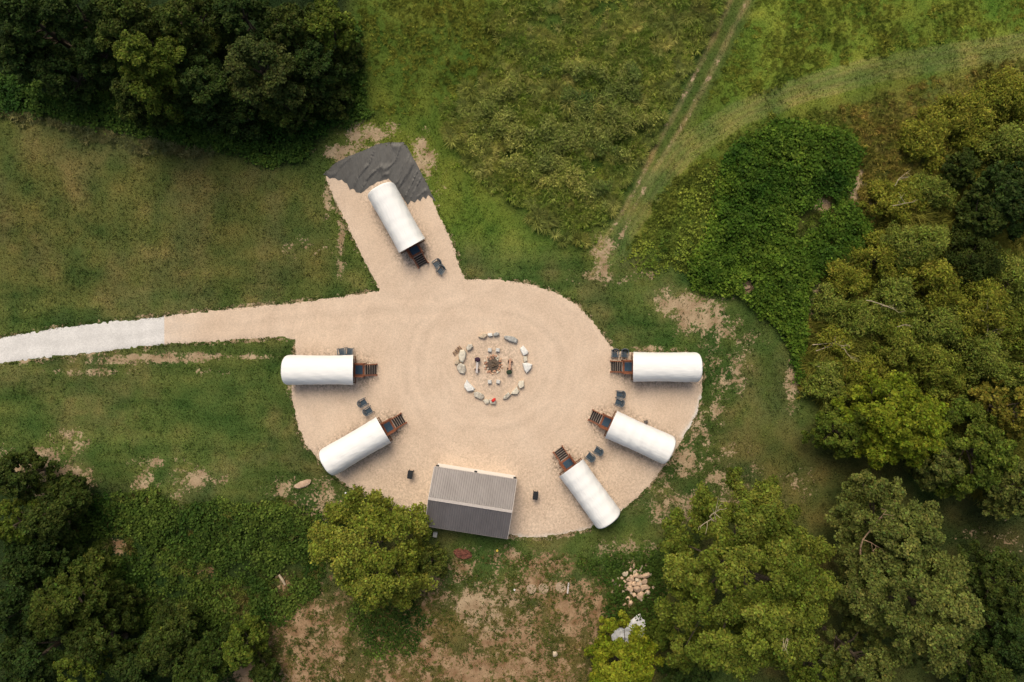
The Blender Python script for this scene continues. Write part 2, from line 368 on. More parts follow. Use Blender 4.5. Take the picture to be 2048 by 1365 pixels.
YD, DR, TP = PA(YARD), PA(DRIVE), PA(TARP)
ME, ME2, KU, LW, SW, NW, CR, WL = map(PA, (MEADOW, MEADOW2, KUDZU, LIGHTW, SWWEED, NWWEED, CROPS, WESTLAWN))
RUTS = [PA([(1475, -40), (1462, 0), (1420, 90), (1370, 190), (1320, 280), (1270, 380), (1225, 460), (1185, 505)]),
        PA([(1512, -40), (1497, 0), (1455, 80), (1405, 180), (1360, 260), (1310, 340), (1262, 430), (1228, 500), (1180, 550)])]
TRACK = PA([(1490, -40), (1480, 0), (1438, 85), (1388, 185), (1340, 270), (1290, 360), (1245, 445), (1200, 520)])
PATH2 = PA([(2200, 80), (2048, 92), (1900, 113), (1750, 140), (1600, 182), (1480, 228), (1380, 290), (1310, 370), (1262, 440), (1215, 510)])
DIRT = [(1380, 622, 70, 44, .80), (1440, 655, 40, 30, .75), (1340, 610, 40, 30, .7), (1400, 870, 30, 60, .72), (1450, 900, 40, 40, .62), (1330, 960, 40, 40, .62), (1440, 1000, 50, 30, .66), (1300, 1010, 40, 30, .55), (1470, 740, 20, 40, .55), (1355, 700, 30, 10, .7), (1300, 697, 50, 8, .7), (1420, 720, 50, 30, .6), (1440, 760, 40, 40, .6), (1430, 830, 22, 60, .55), (1425, 690, 30, 30, .55), (1375, 925, 46, 56, .8), (1345, 1000, 50, 30, .6), (1420, 960, 55, 40, .62),
        (1395, 1010, 40, 40, .7), (60, 925, 85, 32, .9), (130, 955, 55, 34, .95), (150, 880, 40, 20, .45), (300, 925, 50, 18, .65), (370, 960, 60, 22, .62), (290, 962, 24, 20, .6), (355, 990, 25, 20, .6), (560, 975, 40, 18, .6), (640, 1000, 50, 36, .68),
        (637, 1025, 24, 22, .9), (735, 264, 50, 18, .72), (690, 308, 46, 20, .74), (852, 325, 20, 46, .74), (838, 292, 20, 20, .8), (880, 380, 14, 40, .6), (655, 400, 12, 60, .7), (684, 470, 10, 70, .7),
        (1215, 500, 30, 34, .5), (1205, 546, 40, 22, .64), (1165, 555, 30, 16, .6), (1250, 560, 40, 16, .5), (1290, 550, 30, 20, .5), (1720, 395, 28, 60, .95), (1735, 460, 20, 50, .8), (1650, 411, 18, 14, 1.3), (1494, 576, 14, 9, 1.2), (1700, 540, 60, 25, .65), (1650, 580, 40, 30, .65), (1640, 650, 30, 70, .55), (1582, 780, 16, 40, .8),
        (920, 1145, 40, 40, .8), (985, 1185, 110, 34, .85), (960, 1215, 75, 44, 1.05), (870, 1190, 70, 40, .75), (1030, 1200, 45, 36, .95), (1080, 1130, 60, 30, .6), (1000, 1110, 70, 20, .5), (1090, 1180, 60, 22, .9), (1060, 1270, 200, 80, .78), (1180, 1210, 50, 60, .8), (760, 1290, 230, 90, .72), (620, 1270, 90, 70, .75),
        (980, 1340, 280, 60, .78), (600, 1345, 120, 50, .8), (700, 1190, 60, 40, .6), (240, 1092, 22, 20, .85), (412, 1138, 22, 17, .85), (567, 1165, 16, 24, .9), (490, 715, 60, 6, .9), (400, 712, 90, 8, .7), (300, 718, 120, 9, .75), (190, 745, 80, 7, .55), (230, 725, 60, 5, .6), (100, 890, 60, 20, .4), (430, 745, 30, 14, .35),
        (1590, 960, 60, 30, .35), (1480, 700, 40, 40, .3), (2000, 1080, 70, 30, .4), (1500, 960, 60, 30, .4), (1260, 1100, 60, 30, .45), (625, 490, 40, 24, .45)]

def dirt_at(x, y):
    d = np.zeros(x.shape); wq = (fbm(x * .3, y * .3, 2, 3) - .5) * .9
    for (u, v, a, b, s) in DIRT:
        cx, cy = P(u, v); q = np.sqrt(((x - cx) / (a / PPM)) ** 2 + ((y - cy) / (b / PPM)) ** 2) / 1.12 + wq
        d = np.maximum(d, s * (1 - sstep(0.1, 1.45, q)))
    for r in RUTS: d = np.maximum(d, 0.36 * (1 - sstep(0.02, 0.45, pdist(x, y, r))) * sstep(0.2, 0.6, fbm(x * 0.3, y * 0.3, 91, 3) + 0.1))
    e = np.minimum(np.abs(sdist(x, y, YD)), np.abs(sdist(x, y, DR)))
    d = np.maximum(d, 0.5 * (1 - sstep(0.0, 0.5, e)))
    n = .5 + (fbm(x * 0.5, y * 0.5, 5, 3) * .45 + fbm(x * 1.7, y * 1.7, 6, 3) * .55 - .5) * 2.3
    return np.clip(0.5 + (d * .95 - (0.10 + 0.85 * n)) * 0.85, 0, 1) * (d > 0.02)

def lerp(a, b, t): return a * (1 - t[:, None]) + np.array(b) * t[:, None]

def ground_rgb(x, y):
    n1 = fbm(x * 0.09, y * 0.09, 21); n2 = fbm(x * 0.4, y * 0.4, 33)
    c = np.tile(np.array([0.052, 0.072, 0.020]), (len(x), 1))
    j = (fbm(x * 0.2, y * 0.2, 44) - 0.5) * 3
    c = lerp(c, (0.074, 0.077, 0.025), (1 - sstep(-3, 3, sdist(x, y, WL) + j)) * 0.9)
    thin = sstep(.44, .70, fbm(x * .22, y * .22, 47, 5)) * .45
    c = lerp(c, (0.105, 0.088, 0.042), thin)
    up = sstep(8, 14, y + j) * sstep(-22, -16, x)
    c = lerp(c, (0.075, 0.098, 0.018), up)
    c = lerp(c, (0.045, 0.066, 0.015), (1 - sstep(-0.5, 1.0, sdist(x, y, ME) + j * .5)) * 0.75)
    c = lerp(c, (0.095, 0.125, 0.02), (1 - sstep(-1, 1, sdist(x, y, ME2) + j * .5)) * 0.8)
    c = lerp(c, (0.066, 0.084, 0.022), 1 - sstep(1.3, 2.4, pdist(x, y, TRACK)))
    for r in RUTS: c = lerp(c, (0.175, 0.135, 0.070), (1 - sstep(0.05, 0.5, pdist(x, y, r) + (fbm(x * 1.2, y * 1.2, 15) - .5) * .35)) * (.4 + .5 * fbm(x * .25, y * .25, 16)))
    p2 = pdist(x, y, PATH2)
    c = lerp(c, (0.102, 0.116, 0.036), (1 - sstep(0.5, 1.9, p2 + j * 0.25)) * 0.85)
    c = lerp(c, (0.024, 0.042, 0.011), 1 - sstep(-1, 1, sdist(x, y, KU)))
    hx, hy = P(1608, 450); c = lerp(c, (0.085, 0.095, 0.028), 1 - sstep(1.2, 2.6, np.hypot(x - hx, y - hy) + j * .4))
    c = lerp(c, (0.022, 0.038, 0.011), 1 - sstep(-1, 1, sdist(x, y, SW) + j * .4))
    c = lerp(c, (0.015, 0.028, 0.009), 1 - sstep(-1, 1, sdist(x, y, NW) + j * .4))
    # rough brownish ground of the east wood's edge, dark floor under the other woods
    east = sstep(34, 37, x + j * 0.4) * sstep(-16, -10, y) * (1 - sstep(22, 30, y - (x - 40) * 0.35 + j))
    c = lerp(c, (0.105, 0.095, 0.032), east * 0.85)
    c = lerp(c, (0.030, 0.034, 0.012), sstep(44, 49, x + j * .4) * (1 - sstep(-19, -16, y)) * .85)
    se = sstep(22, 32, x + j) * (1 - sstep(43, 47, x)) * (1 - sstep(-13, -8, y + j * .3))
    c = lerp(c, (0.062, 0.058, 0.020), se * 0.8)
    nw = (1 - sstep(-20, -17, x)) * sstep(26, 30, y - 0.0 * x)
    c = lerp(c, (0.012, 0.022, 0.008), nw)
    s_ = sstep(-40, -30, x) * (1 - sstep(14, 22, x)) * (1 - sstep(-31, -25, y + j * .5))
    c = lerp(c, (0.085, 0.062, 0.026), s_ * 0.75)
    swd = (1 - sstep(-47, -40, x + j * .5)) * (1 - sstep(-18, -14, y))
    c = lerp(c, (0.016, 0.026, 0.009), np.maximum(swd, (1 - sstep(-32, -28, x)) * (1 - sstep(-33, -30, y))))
    st = fbm(x * 0.12, y * 0.9, 61, 3) - .5; lawn = (1 - sstep(10, 16, y - x * .1)) * (1 - sstep(22, 30, x)) * sstep(-20, -14, y)
    c = c * (1 + (st * lawn)[:, None] * np.array([1.1, .7, .9]))
    for o_ in (.55, 1.25): c = lerp(c, (0.150, 0.136, 0.058), (1 - sstep(.08, .34, np.abs(p2 - o_ + (fbm(x * .5, y * .5, 27) - .5) * .5))) * (.10 + .55 * fbm(x * .2, y * .2, 28)))
    c = c * (1 + ((vnoise(p2 * 3.2, p2 * 0 + 1.5, 77) - .5) * .5 * (1 - sstep(1.5, 2.4, p2)))[:, None])
    return c * np.array([1.30, 1.40, 1.2]) * (0.72 + 0.56 * n1)[:, None] * (0.66 + 0.68 * n2)[:, None] * (1 + (n2 - 0.5)[:, None] * np.array([0.7, 0, 0.2]))

# ------------------------------------------------------------------ ground
def axis(lo, hi, step, far):
    a = list(np.arange(lo, hi + 1e-6, step)); s = step; L = [lo]; R = [hi]
    while R[-1] < far: s *= 1.6; R.append(R[-1] + s); L.append(L[-1] - s)
    return np.array(L[:0:-1] + a + R[1:])
gx, gy = axis(-62, 62, 0.25, 700), axis(-42, 42, 0.25, 700)
X, Y = np.meshgrid(gx, gy); nx, ny = len(gx), len(gy)
fx_, fy_ = X.ravel(), Y.ravel()
e_ = np.minimum(sdist(fx_, fy_, YD), sdist(fx_, fy_, DR))
gz = (fbm(fx_ * 0.5, fy_ * 0.5, 71) - 0.5) * 0.12 * sstep(0.3, 2.0, e_)
V = np.stack([fx_, fy_, gz], 1)
idx = np.arange(nx * ny).reshape(ny, nx)
Q = np.stack([idx[:-1, :-1], idx[:-1, 1:], idx[1:, 1:], idx[1:, :-1]], -1).reshape(-1, 4)
me = bpy.data.meshes.new('ground')
me.vertices.add(len(V)); me.vertices.foreach_set('co', V.astype(np.float32).ravel())
me.loops.add(Q.size); me.loops.foreach_set('vertex_index', Q.ravel().astype(np.int32))
me.polygons.add(len(Q)); me.polygons.foreach_set('loop_start', np.arange(0, Q.size, 4, dtype=np.int32)); me.polygons.foreach_set('loop_total', np.full(len(Q), 4, np.int32))
me.update(calc_edges=True)
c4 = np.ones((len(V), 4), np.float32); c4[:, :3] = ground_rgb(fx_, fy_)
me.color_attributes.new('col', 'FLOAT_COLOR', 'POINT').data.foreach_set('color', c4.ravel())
me.attributes.new('dirt', 'FLOAT', 'POINT').data.foreach_set('value', dirt_at(fx_, fy_).astype(np.float32))
me.attributes.new('soil', 'FLOAT', 'POINT').data.foreach_set('value', (np.maximum(1 - sstep(.8, 1.6, np.minimum(np.hypot(fx_ - P(240, 0)[0], fy_ - P(0, 1092)[1]), np.hypot(fx_ - P(412, 0)[0], fy_ - P(0, 1138)[1]))), (1 - sstep(-26, -23, fy_ + (fbm(fx_ * .2, fy_ * .2, 7) - .5) * 6)) * (1 - 0.9 * (1 - sstep(2.5, 7, np.hypot(fx_ - P(965, 0)[0], (fy_ - P(0, 1205)[1]) * 1.3)))))).astype(np.float32))
me.polygons.foreach_set('use_smooth', [True] * len(Q))
tag(obj('ground', me, M['ground']), 'mown and rough grass ground with bare earth patches', 'ground', kind='structure')

# ------------------------------------------------------------------ gravel sheets
def densify(poly, step, jit, seed, skip=()):
    p = np.asarray(poly); out = []; r = np.random.default_rng(seed)
    for i in range(len(p)):
        a, b = p[i], p[(i + 1) % len(p)]; L = np.linalg.norm(b - a); k = max(1, int(L / step))
        nrm = np.array([-(b - a)[1], (b - a)[0]]) / max(L, 1e-6)
        for j in range(k):
            q = a + (b - a) * j / k
            s = 0 if i in skip else jit
            wob = (fbm(np.array([q[0] * 2.1]), np.array([q[1] * 2.1]), 3)[0] - 0.5) * 2 * s * 0.9
            out.append(q + nrm * (wob + r.normal(0, s * 0.5)))
    return np.array(out)

def sheet(name, outline, step, zfun, mat, attrs):
    lo, hi = outline.min(0), outline.max(0); r = np.random.default_rng(5)
    xs, ys = np.arange(lo[0], hi[0], step), np.arange(lo[1], hi[1], step)
    A, B = np.meshgrid(xs, ys); A = A.ravel() + r.uniform(-.3, .3, A.size) * step; B = B.ravel() + r.uniform(-.3, .3, B.size) * step
    k = sdist(A, B, outline) < -step * 0.45
    pts = [Vector(p) for p in outline] + [Vector((a, b)) for a, b in zip(A[k], B[k])]
    n = len(outline)
    v, e, f, *_ = delaunay_2d_cdt(pts, [(i, (i + 1) % n) for i in range(n)], [], 1, 1e-5)
    x = np.array([p[0] for p in v]); y = np.array([p[1] for p in v])
    z = zfun(x, y, -sdist(x, y, outline))
    me = bpy.data.meshes.new(name); me.from_pydata([tuple(t) for t in zip(x, y, z)], [], [tuple(q) for q in f])
    bm = bmesh.new(); bm.from_mesh(me); bmesh.ops.recalc_face_normals(bm, faces=bm.faces)
    if sum(q.normal.z for q in bm.faces) < 0: bmesh.ops.reverse_faces(bm, faces=bm.faces)
    bm.to_mesh(me); bm.free()
    for an, fn in attrs.items(): me.attributes.new(an, 'FLOAT', 'POINT').data.foreach_set('value', fn(x, y).astype(np.float32))
    me.polygons.foreach_set('use_smooth', [True] * len(me.polygons)); me.update()
    return obj(name, me, mat)

# (front centre px, rear centre px) of each canopy ridge
WAG = {'drive': ((706, 742), (562, 742)), 'spur': ((822, 493), (755, 373)), 'sw': ((767, 861), (646, 932)),
       'e': ((1266, 735.5), (1405, 736.5)), 'ese': ((1221, 851), (1345, 907)), 'se': ((1141, 937), (1222, 1048))}
def coarse(x, y):
    c = np.zeros(x.shape)
    for (f, r) in WAG.values():
        a, b = P(*f, 1.5), P(*r, 1.5); d = pdist(x, y, [a, b])
        c = np.maximum(c, 0.55 * (1 - sstep(1.6, 3.2, d)))
        dx, dy = a[0] - b[0], a[1] - b[1]; L = math.hypot(dx, dy)
        c = np.maximum(c, 1.1 * (1 - sstep(0.7, 2.2, np.hypot(x - a[0] - dx / L * 1.0, y - a[1] - dy / L * 1.0))))
    c = np.maximum(c, 0.45 * (1 - sstep(2.0, 4.6, np.hypot(x - PIT[0], y - PIT[1]))))
    # less driven ground toward the lower rim of the yard
    c = np.maximum(c, 0.30 * (1 - sstep(-17, -7, y + (fbm(x * .3, y * .3, 8) - .5) * 4)))
    return c * (0.5 + 0.7 * fbm(x * 0.9, y * 0.9, 12))
def pale(x, y):
    a = 1 - sstep(0.15, 0.55, pdist(x, y, PA([(1404, 795), (1396, 830), (1370, 872)])))
    b = 1 - sstep(0.1, 0.35, pdist(x, y, PA([(1015, 1072), (1060, 1078), (1100, 1076), (1180, 1060), (1250, 1020)])))
    c = (1 - sstep(-39.0, -34.0, x)) * 0.35 * fbm(x * 1.2, y * 1.2, 9)
    return np.maximum(np.maximum(a, b * 0.8), c)
_dl = [(-150, 728), (0, 701), (150, 684), (330, 660), (500, 644), (650, 632), (800, 618), (950, 612), (1060, 640), (1120, 700), (1115, 790), (1040, 850), (930, 860), (850, 800), (838, 720), (860, 660), (900, 625)]
_sp = [(800, 620), (830, 580), (850, 545), (880, 500)]
def smooth_line(L, k=6):
    p = np.array(L, float); p = np.concatenate([[2 * p[0] - p[1]], p, [2 * p[-1] - p[-2]]]); out = []
    for i in range(1, len(p) - 2):
        for t in np.arange(k) / k:
            a, b, c, d = p[i - 1:i + 3]
            out.append(.5 * (2 * b + (c - a) * t + (2 * a - 5 * b + 4 * c - d) * t * t + (3 * b - a - 3 * c + d) * t ** 3))
    return np.array(out)
_dl, _sp = smooth_line(_dl, 4), smooth_line(_sp, 4)
def worn(x, y):
    w_ = np.zeros(x.shape)
    for ln, o, a in ((_dl, 14, 1), (_sp, 13, .6)):
        for s in (-1, 1):
            q = np.array(ln, float); d = np.gradient(q, axis=0); d /= np.linalg.norm(d, axis=1, keepdims=True)
            p = PA(q + np.stack([-d[:, 1], d[:, 0]], 1) * o * s)
            dd = pdist(x + (fbm(x * .2, y * .2, 6) - .5) * 1.6, y + (fbm(x * .2, y * .2, 16) - .5) * 1.6, p)
            w_ = w_ + a * (np.exp(-(dd / .35) ** 2) - .7 * np.exp(-((dd - .8) / .3) ** 2)) * (.2 + 1.3 * fbm(x * .25, y * .25, 18))
    return w_
gz_ = lambda x, y, d: np.where((d < 0.02) & ~((np.abs(x - P(329, 0)[0]) < .1)), -0.03, 0.035)
yd_out = densify(YD, 0.2, 0.055, 2, skip=(len(YD) - 1,)); dr_out = densify(DR, 0.2, 0.055, 3, skip=(4,))
gz2 = lambda x, y, d: np.where(d < 0.02, -0.03, 0.025)
tag(sheet('gravel_yard', yd_out, 0.36, gz_, M['gravel'], {'coarse': coarse, 'pale': pale, 'worn': worn}), 'tan gravel yard in the shape of a circle with a spur and a drive', 'gravel yard', kind='structure')
tag(sheet('driveway', dr_out, 0.36, gz2, M['gravel_pale'], {'coarse': lambda x, y: x * 0, 'pale': lambda x, y: x * 0, 'worn': worn}), 'pale crushed stone driveway leading in from the side', 'driveway', kind='structure')

def tarp_z(x, y, d):
    a = math.radians(62); u = x * math.cos(a) + y * math.sin(a); v = -x * math.sin(a) + y * math.cos(a)
    r = np.abs(vnoise(v * 1.7 + vnoise(u * .5, v * .5, 4) * 1.5, u * 0.25, 61) - 0.5)
    wr = np.clip(1 - r * 10, 0, 1) * 0.05 + (fbm(v * 3.5, u * 0.4, 66) - 0.3) * 0.03
    return 0.05 + np.clip(wr, 0, 1) * sstep(0.0, 0.6, d) + 0.01
tp = densify(TP, 0.2, 0.05, 4)
tag(sheet('black_tarp', tp, 0.12, tarp_z, M['tarp'], {}), 'wrinkled black ground sheet spread behind the wagon on the gravel spur', 'tarp')

# ------------------------------------------------------------------ covered wagons
def canopy_mesh(seed=0):
    """local x: 0 = upper front edge, negative to the rear; arch in y/z"""
    LEN, zb = 7.75, 0.95; ns, ntt = 84, 36; vs_, fs = [], []
    rr = random.Random(900 + seed); ph = [rr.uniform(0, 6.28) for _ in range(6)]; dip = [rr.uniform(.004, .013) for _ in range(8)]
    hoops = [0.0] + [k / 6 + rr.uniform(-.012, .012) for k in range(1, 6)] + [1.0]
    for i in range(ns + 1):
        s = i / ns
        hd = min(abs(s - h) for h in hoops) / 0.07
        sag = 1 - dip[min(7, int(s * 6))] * math.sin(min(1, hd) * math.pi / 2) ** 2 - 0.035 * math.sin(math.pi * min(1, s * 1.15))
        if s > 0.975: sag *= 1 - 0.022 * ((s - 0.975) / 0.025) ** 2
        for j in range(ntt + 1):
            t = math.pi * j / ntt; c, sn = math.cos(t), math.sin(t)
            y = -1.69 * math.copysign(abs(c) ** 0.84, c) * sag
            z = zb + (2.48 * sag) * (sn ** 0.80 if sn > 1e-9 else 0)
            hh = (z - zb) / 2.45
            x = -LEN * s + (1 - s) ** 3 * 0.5 * (hh - 1.0) - 0.12 * s ** 3 * hh
            # puckers in the cloth between the hoops
            z += 0.009 * math.sin(j * 1.9 + ph[0] + 1.6 * math.sin(x * 0.9 + ph[1])) * min(1, hd) + 0.008 * math.sin(x * 3.1 + j * 0.9 + ph[2])
            y += 0.03 * math.sin(x * 1.4 + ph[3]) * hh * c
            vs_.append((x, y, z))
    nn = ntt + 1
    for i in range(ns):
        for j in range(ntt):
            fs.append((i * nn + j, i * nn + j + 1, (i + 1) * nn + j + 1, (i + 1) * nn + j))
    # rear: gathered cloth closing the end
    base = ns * nn; prev = [base + j for j in range(nn)]
    for k, (sc, dx) in enumerate(((0.97, 0.03), (0.6, 0.10), (0.3, 0.12), (0.1, 0.12))):
        o = len(vs_)
        for j in range(nn):
            x, y, z = vs_[base + j]; zc = zb + 1.0
            vs_.append((x + dx + 0.02 * math.sin(j * 2.5), y * sc, zc + (z - zc) * sc))
        for j in range(nn - 1): fs.append((prev[j], prev[j + 1], o + j + 1, o + j))
        fs.append((prev[-1], prev[0], o, o + nn - 1))
        prev = [o + j for j in range(nn)]
    fs.append(tuple(prev))
    me = bpy.data.meshes.new('canopy'); me.from_pydata(vs_, [], fs)
    bm = bmesh.new(); bm.from_mesh(me); bmesh.ops.recalc_face_normals(bm, faces=bm.faces); bm.to_mesh(me); bm.free()
    me.polygons.foreach_set('use_smooth', [True] * len(me.polygons)); me.update(); return me

def wheel_mesh():
    m = MB(); R = 0.52
    m.tube([(R * math.cos(t), 0, R * math.sin(t)) for t in np.linspace(0, 2 * math.pi, 29)], [0.045] * 29, 6, cap=False)
    for k in range(12):
        t = 2 * math.pi * k / 12
        m.beam((0.05 * math.cos(t), 0, 0.05 * math.sin(t)), (R * math.cos(t), 0, R * math.sin(t)), 0.04, 0.04)
    m.tube([(0, -0.12, 0), (0, 0.12, 0)], [0.1, 0.1], 10)
    return m.mesh('wheel')

def front_hem():
    m = MB(); pts = []
    return m

def make_wagon():
    root = empty('covered_wagon', (0, 0, 0))
    obj('canopy', canopy_mesh(), M['canvas'], root)
    b = MB()                                            # bed with flared board sides
    b.box((-4.05, 0, 0.62), (7.0, 2.5, 0.12))
    for k in range(4):
        for s in (-1, 1): b.box((-4.05, s * (1.27 + 0.03 * k), 0.78 + 0.165 * k), (7.0, 0.05, 0.15))
    b.box((-7.5, 0, 0.95), (0.06, 2.56, 0.6))
    b.build('wagon_box', M['wagon_wood'], root)
    f = MB(); f.box((-0.62, 0, 1.7), (0.06, 2.3, 2.0)); f.box((-0.62, 0, 2.85), (0.06, 1.6, 0.3)); f.box((-0.62, 1.4, 1.3), (0.05, 0.25, 1.0)); f.box((-0.62, -1.4, 1.3), (0.05, 0.25, 1.0))
    fw = f.build('front_wall', M['wagon_wood'], root)
    d = MB(); d.box((-0.57, 0, 1.75), (0.05, 0.9, 2.0)); d.box((-0.535, 0, 1.3), (0.03, 0.7, 0.6)); d.box((-0.535, 0, 2.2), (0.03, 0.7, 0.7))
    dd = d.build('door', M['red_wood'], fw)
    c = MB(); c.box((-0.36, 0, 0.58), (0.1, 3.1, 0.16)); c.box((-0.55, 1.45, 0.62), (0.5, 0.1, 0.12)); c.box((-0.55, -1.45, 0.62), (0.5, 0.1, 0.12))
    c.build('bolster', M['wagon_wood'], root)
    wm = wheel_mesh()
    for x in (-1.9, -6.3):
        for s in (-1, 1): obj('wheel', wm, M['wagon_wood'], root, (x, s * 1.42, 0.56))
    return root

def make_stairs():
    """local origin under the canopy's front edge, +x away from the wagon"""
    root = empty('entry_stairs', (0, 0, 0)); zt = 0.95
    p = MB()
    for k in range(9): p.box((-0.40 + k * 0.139, 0, zt - 0.02), (0.13, 1.42, 0.04))
    p.box((0.16, 0.69, zt - 0.12), (1.24, 0.05, 0.14)); p.box((0.16, -0.69, zt - 0.12), (1.24, 0.05, 0.14)); p.box((0.77, 0, zt - 0.12), (0.04, 1.3, 0.14))
    p.build('platform', M['red_wood'], root)
    mt = MB(); mt.box((0.13, 0.0, zt + 0.014), (0.82, 1.0, 0.02)); mt.build('door_mat', M['mat'], root, bevel=0.004)
    for s in (-1, 1):
        r = MB()
        for x in (-0.4, 0.74): r.box((x, s * 0.72, zt / 2 + 0.5), (0.1, 0.1, zt + 0.98))
        r.box((0.17, s * 0.72, zt + 0.94), (1.3, 0.15, 0.045)); r.box((0.17, s * 0.72, zt + 0.14), (1.1, 0.06, 0.05))
        rl = r.build('railing', M['red_wood'], root)
        bl = MB()
        for k in range(7): bl.box((-0.27 + k * 0.142, s * 0.72, zt + 0.53), (0.035, 0.035, 0.75))
        bl.build('baluster', M['red_wood'], rl)
    n = 5
    for k in range(n):
        x = 0.92 + k * 0.225; z = zt - (k + 1) * zt / (n + 1)
        t = MB(); t.box((x, 0, z), (0.2, 1.06, 0.045)); o = t.build('step', M['tread'], root)
        q = MB(); q.box((x - 0.10, 0, z + 0.026), (0.036, 1.02, 0.012)); q.build('nosing', M['nosing'], o)
    # a pale edge at the top of the flight
    e = MB(); e.box((0.80, 0, zt + 0.012), (0.05, 1.1, 0.025)); e.build('top_edge', M['nosing'], root)
    for s in (-1, 1):
        g = MB(); g.beam((0.82, s * 0.56, zt - 0.1), (2.0, s * 0.56, 0.06), 0.05, 0.2); g.build('stringer', M['red_wood'], root)
        h = MB(); h.beam((0.78, s * 0.62, zt + 0.86), (1.98, s * 0.62, 0.86), 0.075, 0.06)
        h.box((1.98, s * 0.62, 0.46), (0.09, 0.09, 0.92)); h.beam((1.96, s * 0.62, 0.88), (2.16, s * 0.70, 0.84), 0.08, 0.05)
        h.beam((0.82, s * 0.62, zt + 0.35), (1.98, s * 0.62, 0.38), 0.04, 0.06)
        h.build('handrail', M['red_wood'], root)
    return root

WL_ = {'drive': ('white covered wagon just below the driveway, its rounded rear end over the lawn', 'entry stairs with blue mat on the wagon just below the driveway'),
       'spur': ('white covered wagon on the gravel spur with the black sheet behind it', 'entry stairs with blue mat on the wagon beside the black sheet'),
       'sw': ('white covered wagon slanting between the driveway wagon and the metal roofed building', 'entry stairs with blue mat on the wagon nearest the two dark blue chairs'),
       'e': ('white covered wagon straight across the fire ring from the driveway wagon', 'entry stairs with blue mat beside two chairs at the grass edge'),
       'ese': ('white covered wagon with the small black camp stove standing at its side', 'entry stairs with blue mat on the wagon that has the small stove at its side'),
       'se': ('white covered wagon steeply slanted, second to the metal roofed building past the bin', 'entry stairs with blue mat on the steeply slanted wagon next to the bin')}
wag0 = make_wagon(); st0 = make_stairs(); first = True
for k, (f, r) in WAG.items():
    a = P(*f, 3.35); b = P(*r, 3.35); rz = math.atan2(a[1] - b[1], a[0] - b[0])
    L = math.hypot(a[0] - b[0], a[1] - b[1])
    for base, nm, (lab, lab2) in ((wag0, 0, WL_[k]), (st0, 1, WL_[k])):
        o = base if first else copy_tree(base)
        o.location = (a[0], a[1], 0.03); o.rotation_euler = (0, 0, rz)
        if nm == 0 and not first:
            for ch in o.children:
                if ch.name.startswith('canopy'): ch.data = canopy_mesh(len(COL.objects)); ch.data.materials.append(M['canvas'])
        if nm == 0: o.scale = (L / 7.87, 1, 1); tag(o, lab, 'covered wagon', 'covered wagons around the gravel yard')
        else: tag(o, lab2, 'stairs', 'entry stairs of the covered wagons')
    first = False

# ------------------------------------------------------------------ chairs
def make_chair():
    """low tub shaped garden armchair, +x is the way it faces"""
    root = empty('garden_chair', (0, 0, 0))
    m = MB()
    for k in range(5): m.box((0.29 - 0.125 * k, 0, 0.40 - 0.02 * k), (0.115, 0.54 - 0.02 * k, 0.03))
    m.build('seat', M['chair'], root)
    m = MB(); n = 13; vs_ = []                                # slatted back, leaning and curved
    for k in range(6):
        y = (k - 2.5) * 0.095
        m.beam((-0.22 - 0.10 * (1 - abs(y) / .3), y, 0.34), (-0.36 - 0.12 * (1 - (y / .3) ** 2), y * 1.08, 0.80 - 0.1 * abs(y)), 0.085, 0.025)
    m.build('backrest', M['chair'], root)
    m = MB(); pts = []
    for t in np.linspace(-1, 1, 15):
        a = t * math.pi / 2 * 0.98
        pts.append((-0.28 - 0.22 * math.cos(a), 0.35 * math.sin(a), 0.60 + 0.20 * math.cos(a)))
    m.tube(pts, [0.045] * 15, 6); m.build('top_rail', M['chair_grey'], root)
    for q in (-1, 1):
        a = MB(); a.beam((-0.30, q * 0.345, 0.60), (0.36, q * 0.335, 0.58), 0.10, 0.04); a.build('armrest', M['chair_grey'], root)
        for x0, x1 in ((0.33, 0.40), (-0.30, -0.42)):
            l = MB(); l.beam((x0, q * 0.325, 0.58), (x1, q * 0.345, 0.0), 0.05, 0.05); l.build('leg', M['chair_grey'], root)
    return root
CH = [(873.5, 527.5, 215, 'blue grey garden chair on the gravel spur, nearer the wagon steps of the pair'),
      (881.5, 541, 235, 'blue grey garden chair on the gravel spur, farther from the wagon steps of the pair'),
      (683, 704, 97, 'grey garden chair with pale armrest by the driveway wagon, nearer the driveway'),
      (699, 703.5, 84, 'grey blue garden chair by the driveway wagon, right at its front corner'),
      (726, 805.5, 28, 'dark blue garden chair between the two wagons below the driveway, nearer the upper wagon'),
      (737, 822, 32, 'dark blue garden chair between the two wagons below the driveway, nearer the slanting wagon'),
      (1230, 708, 268, 'grey blue garden chair at the grass edge, outer one of the pair beside the steps'),
      (1249, 708, 262, 'grey blue garden chair at the grass edge, close to the wagon corner'),
      (1240, 789, 176, 'grey blue garden chair square on below the steps, upper of its pair'),
      (1238, 805, 160, 'grey blue garden chair slightly turned, near the steps with the slanted handrails'),
      (1180, 914, 140, 'blue garden chair of the pair between two slanted wagons, nearer the steeper one'),
      (1196, 902, 148, 'blue garden chair of the pair between two slanted wagons, nearer the stove wagon')]
c0 = make_chair()
for i, (u, v, a, lab) in enumerate(CH):
    o = c0 if i == 0 else copy_tree(c0)
    x, y = P(u, v, 0.4); o.location = (x, y, 0.035); o.rotation_euler = (0, 0, math.radians(a)); o.scale = (1.12, 1.12, 1.08)
    tag(o, lab, 'chair', 'garden chairs in pairs beside the wagons')

